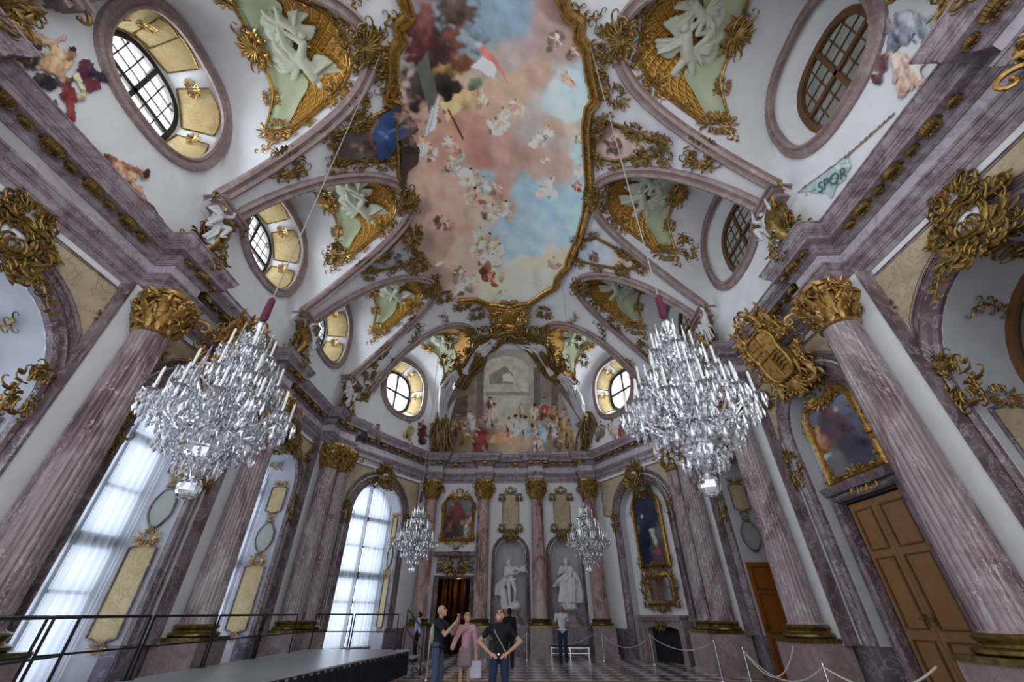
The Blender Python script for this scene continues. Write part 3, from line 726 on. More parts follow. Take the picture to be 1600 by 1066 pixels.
def wall_panel(fr, s, z, d, w, h, mt, parent, name='panel', Mx=None, crest=True, frame='purple', gold_='gold', oval_=False, cs=.9):
    Mx = Mx or fr.mat(s, z, d); pts = [(w*math.copysign(abs(math.cos(a))**.75, math.cos(a))*(1+.07*math.cos(4*a)), h*math.copysign(abs(math.sin(a))**.75, math.sin(a))*(1+.07*math.cos(4*a))) for a in [2*PI*i/28 for i in range(28)]][::-1] if oval_ else panel_outline(w, h, min(.35*w, .3))
    mb = MB(); mb.poly(pts, .02, Mx); p = mb.build(name, M[mt], parent)
    mb = MB(); mb.tube([Mx @ Vector((x, y, .03)) for x, y in pts+[pts[0]]], .028, 6); mb.build('panel_frame', M[frame], p)
    if crest:
        orn('crestB', Mx @ Matrix.Translation((0, h+.1, .02)) @ Matrix.Scale(cs*max(.45, w*1.5), 4), p, 'crest', gold_)
        orn('crestB', Mx @ Matrix.Translation((0, -h-.05, .02)) @ Matrix.Rotation(PI, 4, 'Z') @ Matrix.Scale(cs*.7*max(.4, w*1.3), 4), p, 'crest', gold_)
    return p
def jamb_mat(fr, s, z, d, sg):
    """plane of an arch jamb at s; sg=+1: far jamb facing -u"""
    x = fr.n*(1 if sg > 0 else -1)*-1; nn = fr.u*(-sg); m = Matrix((x if x.cross(Vector((0, 0, 1))).dot(nn) > 0 else -x, Vector((0, 0, 1)), nn)).transposed().to_4x4()
    return Matrix.Translation(fr.p(s, z, d)) @ m
def reveal_panels(fr, sc, r, zs, dm, root, sg, mt='yellow', oval_mt='greypanel', lowz=2.0, low=True, pw=.33):
    Q = lambda z: jamb_mat(fr, sc+sg*(r-.01), z, dm, sg)
    if low: wall_panel(fr, 0, 0, 0, pw, .95, mt, root, 'reveal_panel', Q(lowz))
    if zs > 5:
        wall_panel(fr, 0, 0, 0, pw*.85, .42, oval_mt, root, 'reveal_medallion', Q(3.75), True, 'purple', 'darkgold', True, .5)
        wall_panel(fr, 0, 0, 0, pw*.85, .48, mt, root, 'reveal_panel', Q(5.0))
    else: wall_panel(fr, 0, 0, 0, pw, .5, mt, root, 'reveal_panel', Q(3.85))
wl = {}
TR = [(5.2, .10), (4.05, .035), (2.93, .14), (1.95, .035)]
names_w = {('L', 0): 'the nearest arched window on the left', ('L', 1): 'the big arched window behind the left chandelier', ('L', 2): 'the narrow-looking second arched window on the left', ('CL', 3): 'the arched window in the left corner'}
for key, b in (('L', 0), ('L', 1), ('L', 2), ('CL', 3)):
    fr = FRAMES[key]
    if key == 'L': sc = BAY[b]; r, zs = ARCH[b]; d = -OFF-1.12
    else: sc, r, zs, d = .2, 1.45, 5.25, -OFF-.7
    rt = arch_window(fr, sc, r, zs, d, .45, M['curtainrod'], TR); wl[key, b] = rt
    t = thing('curtain', 'sheer white floor-length curtain drawn across '+names_w[key, b], 'curtain', fr.p(sc, .4, d+.2), 'sheer curtains on the tall windows')
    for hf in (-1, 1): arch_curtain(fr, sc, r-.03, zs, d+.16, .42, t, hf).build('curtain_panel', M['curtain'], t, 60)
    dm = (-OFF+d)/2+.05
    for sg in (1, -1):
        if key == 'CL': reveal_panels(fr, sc, r, zs, -OFF-.28, rt, sg, pw=.18)
        else: reveal_panels(fr, sc, r, zs, -OFF-.45, rt, sg)
    c = fr.p(sc, 3.6, d-.7); window_light('daylight_window', c, fr.n, 2.3 if b else 3.2, 6., (130 if b else 170) if key == 'L' else 130)
# glazed arches on the right wall
for b in (0, 2):
    r, zs = ARCH[b]; sc = BAY[b]; rt = arch_window(FRr, sc, r, zs, -OFF-1.1, 0, M['ovalframe'], [(2.9, .09), (4.2, .04), (1.6, .05), (zs, .06)], 'darkpane', (-.55*r, .55*r)); wl['R', b] = rt
    for sg in (1, -1): reveal_panels(FRr, sc, r, zs, -OFF-.5, rt, sg, 'beige', 'greypanel', 2.0, sg < 0 or b == 0, .33)
mb = MB(); mb.quad((10.6, YB, 0), (10.6, 23, 0), (10.6, 23, 22), (10.6, YB, 22)); struct('wall_backdrop', mb, M['slate'])  # backdrop added behind the right windows, keeps the sky out of their panes
# oval windows above the cornice
OW = {('L', 0): 'nearest', ('L', 1): 'second', ('L', 2): 'third', ('R', 0): 'nearest', ('R', 1): 'second', ('R', 2): 'third', ('CL', 3): 'corner', ('CR', 3): 'corner'}
for (key, b), l in LUN.items():
    nwin += 1; fr = l.fr; dep = -SPLAY[key]; k = GL[key]; n = 48; warm = key != 'R'
    root = thing('window_%d' % nwin, None, None); tag(root, None, None, None, 'structure')
    mb = MB(); P = [oval(l, 2*PI*i/n) for i in range(n)]
    strip(mb, fr, P, 0, scaled(MOULD, 1.0), True); mb.build('oval_moulding', M['rib'], root)
    mb = MB(); mb.grid(lambda u, v: fr.p(*[a+(b_-a)*(v**.8) for a, b_ in zip(oval(l, 2*PI*u), oval(l, 2*PI*u, k))], dep*v), n, 6, True); mb.build('splay', M['stucco'], root)
    sash = M['ovalframe'] if key == 'R' else M['curtainrod']
    mb = MB(); Q = [oval(l, 2*PI*i/n, k, .04) for i in range(n)]; strip(mb, fr, Q, dep+.02, [(-.07, -.05), (-.07, .06), (.1, .06), (.1, -.05)], True)
    cx, cz = l.oc; bar(mb, fr, cx, cz-l.orz*k, cx, cz+l.orz*k, .055, dep-.02, dep+.06); bar(mb, fr, cx-l.orx*k, cz, cx+l.orx*k, cz, .055, dep-.02, dep+.06)
    mb.build('window_frame', sash, root)
    if key in 'LR':
        mb = MB()
        for q in (-.62, -.3, .3, .62):
            h = (1-abs(q)**2.5)**.4
            bar(mb, fr, cx+q*l.orx*k, cz-h*l.orz*k, cx+q*l.orx*k, cz+h*l.orz*k, .014, dep, dep+.03); bar(mb, fr, cx-h*l.orx*k, cz+q*l.orz*k, cx+h*l.orx*k, cz+q*l.orz*k, .014, dep, dep+.03)
        mb.build('glazing_bar', sash, root)
    mb = MB(); mb.add([fr.p(s, z, dep) for s, z in Q], [tuple(range(n))]); mb.build('pane', M['darkpane' if key == 'R' else 'pane'], root)
    if key != 'R':
        for j, th in enumerate((.75, -.35, 1.9, PI-.75, PI+.35, PI-1.9+PI*.0+.0)[:5]):
            pts = []; dth = .42
            def sp(a, v, off=.03):
                A = Vector((*oval(l, a), 0)); B = Vector((*oval(l, a, k), 0)); q = A+(B-A)*(v**.8); g = fr.p(q.x, q.y, dep*v); c = fr.p(l.oc[0], l.oc[1], dep*v); return g+(c-g).normalized()*off
            mb = MB(); mb.grid(lambda u, v: sp(th-dth+2*dth*u, .14+.66*v+.06*math.sin(PI*u)*(1 if v > .5 else -1)), 12, 6); p = mb.build('splay_panel', M['yellow'], root)
            out = [sp(th-dth+2*dth*u, .14-.06*math.sin(PI*u), .04) for u in [i/10 for i in range(11)]]+[sp(th+dth-2*dth*u, .80+.06*math.sin(PI*u), .04) for u in [i/10 for i in range(11)]]
            mb = MB(); mb.tube(out+[out[0]], .02, 5); mb.build('panel_frame', M['darkgold'], p)
            for e in (-1, 1):
                q = sp(th+e*dth, .5, .03); c = fr.p(l.oc[0], l.oc[1], dep*.5)
                if e > 0: orn('crestA', basis(q, c-q, fr.n, 0, .42), p, 'gilt_spray')
        for th in (.2,): pass
    if key != 'R':
        c = fr.p(cx, cz, dep-.5); window_light('daylight_oval', c, fr.n*1-Vector((0, 0, .25)), 1.9, 1.9, 120 if key == 'L' else 200)
# ================================================================== FIGURES
def remesh(name, mb, mat, voxel=.012, smooth=2, displace=0., off=Vector((0, 0, 0))):
    me = mb.mesh(name+'_src', mat, 0, off); o = bpy.data.objects.new('tmp', me); scn.collection.objects.link(o)
    m = o.modifiers.new('r', 'REMESH'); m.mode = 'VOXEL'; m.voxel_size = voxel
    if smooth: s = o.modifiers.new('s', 'SMOOTH'); s.iterations = smooth; s.factor = .5
    dg = bpy.context.evaluated_depsgraph_get(); dg.update()
    out = bpy.data.meshes.new_from_object(o.evaluated_get(dg)); out.name = name
    bpy.data.objects.remove(o); bpy.data.meshes.remove(me)
    out.polygons.foreach_set('use_smooth', [True]*len(out.polygons))
    if displace:
        n = len(out.vertices); co = np.empty(n*3, np.float32); out.vertices.foreach_get('co', co); nr = np.empty(n*3, np.float32); out.vertex_normals.foreach_get('vector', nr)
        P = co.reshape(-1, 3); N = nr.reshape(-1, 3)
        h = np.sin(P[:, 0]*38+6*np.sin(P[:, 2]*5)+4*np.sin(P[:, 1]*9))*np.sin(P[:, 1]*31+P[:, 2]*7+2)
        out.vertices.foreach_set('co', (P+N*(h*displace)[:, None]).ravel()); out.update()
    if not out.materials: out.materials.append(mat)
    return out
def cap(mb, a, b, ra, rb, n=10):
    a, b = Vector(a), Vector(b); mb.tube([a.lerp(b, t) for t in (0, .25, .5, .75, 1)], [ra, ra+(rb-ra)*.2, (ra+rb)/2*1.02, rb+(ra-rb)*.2, rb], n)
    mb.ball(a, ra, n, 8); mb.ball(b, rb, n, 8)
def hand(mb, w, d, up, curl_=.5, k=1., sgn=1):
    """palm, four unequal bent fingers and a thumb leaving the palm's side; d = hand direction, up = back of the hand"""
    w = Vector(w); d = Vector(d).normalized(); up = Vector(up); up = (up-d*up.dot(d)).normalized(); sd = d.cross(up)
    for i in range(4): cap(mb, w+d*.015*k+sd*(.012*(i-1.5))*k, w+d*.085*k+sd*(.019*(i-1.5))*k, .014*k, .012*k, 6)
    for i, L in enumerate((.066, .078, .073, .056)):
        p = w+d*.09*k+sd*(.0205*(i-1.5))*k; a = .15+curl_*.5; q = p; r = .0092*k
        for s_, f in ((.45, 1), (.32, .92), (.25, .82)):
            e = d*math.cos(a)-up*math.sin(a)+sd*.06*(i-1.5); q2 = q+e*L*s_*k; cap(mb, q, q2, r*f, r*f*.93, 6); q = q2; a += curl_*.7
    p = w+d*.03*k-sd*.028*k*sgn; q = p+(d*.6-sd*.75*sgn-up*.15)*.045*k; cap(mb, p, q, .013*k, .011*k, 6); cap(mb, q, q+(d*.9-sd*.25*sgn-up*.2)*.035*k, .0105*k, .009*k, 6)
def head(mb, c, look, k=1., hair=False):
    c = Vector(c); f = Vector(look).normalized(); sx = f.cross(Vector((0, 0, 1))).normalized(); up = sx.cross(f)
    mb.ball(c+up*.025*k-f*.012*k, .098*k, 14, 10, .84, 1, 1.06); mb.ball(c-up*.04*k+f*.03*k, .07*k, 12, 8, .85, .95, 1.1)
    mb.ball(c-up*.095*k+f*.055*k, .03*k, 8, 6); cap(mb, c+f*.088*k+up*.012*k, c+f*.112*k-up*.028*k, .01*k, .016*k, 6)
    for s in (-1, 1):
        mb.ball(c+sx*s*.085*k-f*.005*k-up*.005*k, .026*k, 8, 6, .45, .8, 1.2); mb.ball(c+f*.078*k+sx*s*.032*k+up*.036*k, .018*k, 8, 6); cap(mb, c+f*.082*k-up*.058*k, c+f*.08*k-up*.056*k+sx*s*.022*k, .01*k, .008*k, 6)
    return f, sx, up
def eyes(c, look, k=1.):
    mb = MB(); c = Vector(c); f = Vector(look).normalized(); sx = f.cross(Vector((0, 0, 1))).normalized(); up = sx.cross(f)
    for s in (-1, 1):
        mb.ball(c+f*.092*k+sx*s*.033*k+up*.016*k, .0115*k, 8, 6)
        mb.tube([c+f*.094*k+sx*s*.015*k+up*.036*k, c+f*.093*k+sx*s*.035*k+up*.042*k, c+f*.082*k+sx*s*.055*k+up*.036*k], .005*k, 5)
    return mb
def limb(mb, A, B, C, r): cap(mb, A, B, r[0], r[1]); cap(mb, B, C, r[1]*1.0, r[2])
SKIN = plain('skin', srgb('c59a80'), .55, var=.06, vs=8); SKIN2 = plain('tanned_skin', srgb('a8775a'), .55, var=.06, vs=8)
CL = {n: plain('cloth_'+n, srgb(c), .85, var=.12, vs=14, bump=.2, bs=60) for n, c in dict(black='17171b', navy='20242f', pink='c79aa5', mauve='8f7d85', white='d5d8e2', jeans='4a5a70', blue='27324a', paleblue='a9bcd8', shoe='121214', hairb='1d1512', grey='b4aea8', bag='cfcbe0', brown='6a4a36').items()}
def person(label, loc, rz, J, top, legs, hairm, skin=SKIN, skirt=None, sleeve=.55, look=(0, -1, 0), bare_legs=False, k=1., hairfn=None, curl_=(.5, .5), extras=None, female=False):
    """J: joints in metres, facing -y; shoulders S*, elbows E*, wrists W*, hips H*, knees K*, ankles A*"""
    t = thing('person', label, 'person', loc, None, rz); off = Vector((0, 0, 0))
    def part(nm, mb, mt, vox, sm=2, dis=0., par=t):
        o = bpy.data.objects.new(nm, remesh(nm, mb, mt, vox, sm, dis)); scn.collection.objects.link(o); o.parent = par
        o.scale = (k, k, k); return o
    D = dict(SL=(.185, 0, 1.42), SR=(-.185, 0, 1.42), EL=(.25, .03, 1.13), ER=(-.25, .03, 1.13), WL=(.24, -.08, .88), WR=(-.24, -.08, .88), HL=(.09, 0, .92), HR=(-.09, 0, .92),
             KL=(.1, -.02, .5), KR=(-.1, -.02, .5), AL=(.1, .03, .09), AR=(-.1, .03, .09), hd=(0, -.015, 1.615), ch=(0, .0, 1.27), nk=(0, .01, 1.47), dL=None, dR=None)
    D.update(J); D = {a: (Vector(b) if b is not None else None) for a, b in D.items()}
    sk = MB(); f, sx, up = head(sk, D['hd'], look); cap(sk, D['nk']-Vector((0, 0, .05)), D['hd']-up*.05-f*.03, .056, .052)
    for s in 'LR':
        limb(sk, D['S'+s], D['E'+s], D['W'+s], (.05, .042, .028)); dr = D['d'+s] or (D['W'+s]-D['E'+s])
        hand(sk, D['W'+s], dr, Vector((0, -.5, .6)) if s == 'L' else Vector((0, -.5, .6)), curl_[0 if s == 'L' else 1], 1., 1 if s == 'L' else -1)
    cap(sk, D['SL'], D['SR'], .035, .035); cap(sk, D['ch'], D['nk'], .06, .05); cap(sk, (0, 0, .95), D['ch'], .06, .06); 
    for s in 'LR': limb(sk, D['H'+s], D['K'+s], D['A'+s], (.06, .05, .036)); cap(sk, D['A'+s]-Vector((0, 0, .045)), D['A'+s]+Vector((0, -.16, -.06)), .032, .026)
    cap(sk, D['HL'], D['HR'], .06, .06); part('body', sk, skin, .0075)
    o = bpy.data.objects.new('eyes', eyes(D['hd'], look).mesh('eyes', CL['hairb'])); scn.collection.objects.link(o); o.parent = t; o.scale = (k, k, k)
    tp = MB(); w = .155 if not female else .135
    tp.ball((0, 0, .97), w*1.0, 18, 8, 1.25, .88, .5)
    for z, rx in ((1.0, w*.98), (1.1, w*.86), (1.2, w*.95), (1.3, w*1.02)):
        q = D['ch']*((z-.95)/.32) if z < 1.27 else D['ch']; tp.ball((q.x, q.y, z), rx, 16, 10, 1, .74, .75)
    for s in 'LR':
        cap(tp, D['ch']+Vector((0, 0, .06)), D['S'+s]-Vector((0, 0, .03)), .11, .075); e = D['S'+s].lerp(D['E'+s], sleeve); cap(tp, D['S'+s], e, .068, .06)
        if sleeve > 1: cap(tp, D['E'+s], D['E'+s].lerp(D['W'+s], min(1, sleeve-1)), .05, .04)
    cap(tp, D['ch'], D['nk']-Vector((0, 0, .02)), .11, .085); cap(tp, D['SL'], D['SR'], .062, .062); cap(tp, (0, 0, .96), D['ch'], .125 if not female else .11, .12); part('shirt', tp, top, .012, 2, .004)
    if legs is not None:
        lg = MB()
        for s in 'LR': limb(lg, D['H'+s], D['K'+s], D['A'+s]+Vector((0, 0, -.02)), (.098, .073, .062))
        cap(lg, D['HL']+Vector((0, 0, .05)), D['HR']+Vector((0, 0, .05)), .1, .1); lg.ball((0, .03, .95), .14, 14, 8, 1.05, .8, .7); part('trousers', lg, legs, .012, 2, .004)
    if skirt is not None:
        s_ = MB(); s_.lathe([(.11, 1.04), (.14, .99), (.18, .88), (.195, .76), (.2, .66), (.185, .66)], 24, mod=lambda w, z: (1 if abs(math.cos(w)) > .3 else .85)); part('skirt', s_, skirt, .014, 2, .004)
    sh = MB()
    for s in 'LR': cap(sh, D['A'+s]+Vector((0, .03, -.05)), D['A'+s]+Vector((0, -.17, -.06)), .042, .034)
    part('shoes', sh, CL['shoe'], .012)
    if hairm is not None:
        h = MB(); c = D['hd']; (hairfn or (lambda h, c, f, sx, up: (h.ball(c+up*.045-f*.03, .1, 14, 10, .88, 1, 1), h.ball(c-f*.05, .085, 12, 8))))(h, c, f, sx, up); part('hair', h, hairm, .011, 2, .004)
    if extras: extras(t, part, D)
    return t
def stone_figure(name, J, extra=None, voxel=.016, k=1., look=(0, -1, 0), legs=True, dis=0., fat=1.):
    """one continuous statue mesh in the same skeleton"""
    D = dict(SL=(.19, 0, 1.42), SR=(-.19, 0, 1.42), EL=(.3, .03, 1.15), ER=(-.3, .03, 1.15), WL=(.3, -.12, .95), WR=(-.3, -.12, .95), HL=(.1, 0, .92), HR=(-.1, 0, .92), KL=(.11, -.05, .5), KR=(-.11, -.03, .5), AL=(.12, .03, .08), AR=(-.12, .03, .08), hd=(0, -.03, 1.63), ch=(0, 0, 1.27), nk=(0, 0, 1.47), pv=(0, 0, .98))
    D.update(J); D = {a: Vector(b) for a, b in D.items()}; mb = MB(); f, sx, up = head(mb, D['hd'], look, 1.08); mb.ball(D['hd']+up*.05-f*.03, .112, 12, 8); cap(mb, D['nk']-Vector((0, 0, .05)), D['hd'], .065*fat, .06)
    for s in 'LR':
        limb(mb, D['S'+s], D['E'+s], D['W'+s], (.066*fat, .054*fat, .036*fat)); hand(mb, D['W'+s], D['W'+s]-D['E'+s], (0, -.4, .6), .5, 1.2, 1 if s == 'L' else -1)
        cap(mb, D['ch']+Vector((0, 0, .05)), D['S'+s], .12*fat, .08*fat)
        if legs: limb(mb, D['H'+s], D['K'+s], D['A'+s], (.1*fat, .068*fat, .045*fat)); cap(mb, D['A'+s]-Vector((0, 0, .04)), D['A'+s]+Vector((0, -.17, -.05)), .04, .03)
    mb.ball(D['ch'], .165*fat, 14, 8, 1, .72, 1.1); mb.ball(D['pv'], .15*fat, 14, 8, 1, .8, .8); cap(mb, D['pv'], D['ch'], .13*fat, .14*fat)
    if extra: extra(mb, D)
    return remesh(name, mb, M['statue'], voxel, 2, dis)
def fold_cloth(mb, pts, w, folds=5, amp=.05, thick=.03):
    """hanging cloth: tubes side by side along a path"""
    pts = [Vector(p) for p in pts]
    for i in range(folds):
        o = (i-(folds-1)/2)*w/folds
        mb.tube([p+Vector((o*(1+.35*j), amp*math.sin(i*2.3+j), 0)) for j, p in enumerate(pts)], [thick*(1+.4*math.sin(i*1.7+j)) for j in range(len(pts))], 8)
# statues in the niches
def nude_extra(mb, D):
    cap(mb, (-.26, .1, .1), (-.3, .12, .6), .17, .13); mb.ball((.2, -.02, .12), .2, 10, 7, 1.1, .9, .8); mb.ball((-.02, .05, 0), .34, 12, 6, 1.1, .8, .3)
    fold_cloth(mb, [(-.05, .12, 1.3), (-.22, .1, 1.0), (-.42, .06, .8), (-.5, .08, .45)], .2, 5, .04, .045); cap(mb, (.16, -.1, 1.0), (-.15, -.06, .93), .06, .07)
    mb.tube([(.25, -.2, 1.22), (.62, -.2, 1.5)], .03, 8); mb.ball((.5, -.2, 1.36), .12, 10, 6, 1.2, .5, .9)
nude = stone_figure('statue_figure', dict(EL=(.36, -.1, 1.35), WL=(.56, -.2, 1.3), ER=(-.22, -.14, 1.16), WR=(.12, -.26, 1.2), KL=(.2, -.2, .62), AL=(.16, -.05, .3), KR=(-.05, -.03, .5), AR=(-.03, .03, .09), hd=(-.1, -.06, 1.62)), nude_extra, .016, look=(-.5, -.9, .05))
def robe_extra(mb, D):
    mb.lathe([(.34, .02), (.32, .3), (.28, .6), (.24, .9), (.19, 1.1)], 30, mod=lambda w, z: 1+.1*math.sin(7*w+2*z)+.06*math.sin(13*w-3*z))
    for i in range(7): cap(mb, (.3-.09*i, -.17-.05*math.sin(i), 1.1-.05*i), (.25-.1*i, -.28-.04*math.sin(i*2), .25), .045, .06)
    fold_cloth(mb, [(.2, 0, 1.38), (.05, -.2, 1.15), (-.2, -.22, .95), (-.36, -.02, .75)], .22, 5, .03, .045); fold_cloth(mb, [(.28, .05, 1.3), (.4, .0, .95), (.45, .03, .55), (.38, .1, .2)], .22, 5, .04, .05)
    mb.ball((0, .02, .02), .4, 14, 6, 1, .85, .25); mb.tube([D['hd']+Vector((.1*math.cos(a), .1*math.sin(a), .1)) for a in [i*.7 for i in range(10)]], .035, 6)
robe = stone_figure('statue_figure', dict(EL=(.34, -.08, 1.2), WL=(.4, -.22, 1.05), ER=(-.3, -.12, 1.2), WR=(-.1, -.26, 1.3), hd=(.02, -.05, 1.64)), robe_extra, .016, look=(.3, -.9, .0), legs=False)
for sc, me, lb in ((.04, nude, 'white stucco statue of a nude man with drapery and club in the left niche'), (2.7, robe, 'white stucco statue of a robed woman in the right niche')):
    p = FF.p(sc, 1.05, -OFF+.02); t = thing('niche_statue', lb, 'statue', p)
    o = bpy.data.objects.new('statue_figure', me); scn.collection.objects.link(o); o.parent = t; o.location = (0, 0, .67); o.scale = (1.17, 1.1, 1.17)
    mb = MB(); mb.lathe([(.52, 0), (.52, .08), (.44, .14), (.36, .3), (.34, .52), (.42, .6), (.44, .68)], 4, mod=None)
    R = Matrix.Rotation(PI/4, 3, 'Z'); mb.v = [tuple(R @ Vector(v)) for v in mb.v]; mb.v = [(x*1.25, y*.8, z) for x, y, z in mb.v]
    for sg in (-1, 1): V = MB(); curl(V, 0, 0, -PI/2+sg*1.2, .7, -sg, .09, 0, 12); mb.add([Vector((sg*.4+x, -.1-z, .45+y)) for x, y, z in V.v], V.f)
    q = bpy.data.objects.new('statue_pedestal', mb.mesh('statue_pedestal', M['pedestal'])); scn.collection.objects.link(q); q.parent = t
# putti seated on the rib imposts
def putto_extra(mb, D):
    fold_cloth(mb, [(-.1, -.1, 1.0), (.1, -.22, .8), (.2, -.2, .5), (.12, -.1, .1)], .3, 6, .05, .05); mb.ball((0, .05, .85), .2, 10, 6)
putti = [stone_figure('putto', dict(EL=(.36, -.1, 1.62), WL=(.25, -.2, 1.85), ER=(-.36, .0, 1.2), WR=(-.2, -.25, 1.05), KL=(.2, -.4, .85), AL=(.14, -.35, .45), KR=(-.2, -.35, .9), AR=(-.28, -.15, .5)), putto_extra, .022, fat=1.2, look=(.4, -.8, -.3)),
         stone_figure('putto', dict(EL=(.4, -.05, 1.3), WL=(.55, -.2, 1.5), ER=(-.3, -.15, 1.6), WR=(-.1, -.25, 1.75), KL=(.25, -.3, .8), AL=(.4, -.15, .4), KR=(-.12, -.4, .95), AR=(-.05, -.4, .5)), putto_extra, .022, fat=1.2, look=(-.4, -.8, -.4))]
for p_ in putti: p_.materials.clear(); p_.materials.append(M['silverstucco'])
# reclining winged figures for the vault reliefs (local: x along, y up, z out)
def relief_mesh(seed):
    rnd = random.Random(seed); mb = MB()
    cap(mb, (-.1, .05, .1), (.22, .28, .12), .13, .11); mb.ball((.34, .42, .14), .095, 10, 8); limb(mb, (-.1, .05, .1), (-.42, .16, .16), (-.5, -.2, .1), (.1, .075, .045)); limb(mb, (-.08, -.02, .1), (-.3, -.22, .16), (-.62, -.32, .1), (.1, .075, .045))
    limb(mb, (.3, .3, .12), (.55, .2, .15), (.62, .42, .12), (.06, .045, .03)); limb(mb, (.12, .3, .12), (-.08, .5, .14), (-.2, .66, .1), (.06, .045, .03))
    for sg in (-1, 1):
        for i in range(7): a = PI/2+sg*(.25+.17*i); L = .62-.05*i; cap(mb, (.12, .25, .05), (.12+L*math.cos(a), .25+L*math.sin(a)*.9, .05), .07, .05)
    for i in range(12): a = rnd.uniform(-3.0, .1); mb.ball((.38*math.cos(a)*rnd.uniform(.4, 1.2), -.1+.42*math.sin(a)*rnd.uniform(.3, 1.1), .03), rnd.uniform(.1, .17), 10, 7, 1.25, 1, .7)
    for i in range(8): a = rnd.uniform(-2.9, .0); mb.tube([(.05, 0, .1), (.3*math.cos(a)+.05, .3*math.sin(a), .15), (.6*math.cos(a), .55*math.sin(a), .06)], [.05, .045, .03], 8)
    for i in range(9): mb.ball((rnd.uniform(-.65, .55), rnd.uniform(-.65, -.2), .0), rnd.uniform(.14, .24), 10, 6, 1.1, 1, .35)
    return remesh('relief_figure', mb, M['relief'], .02, 3)
RELIEF = [relief_mesh(i) for i in (1, 5, 9)]
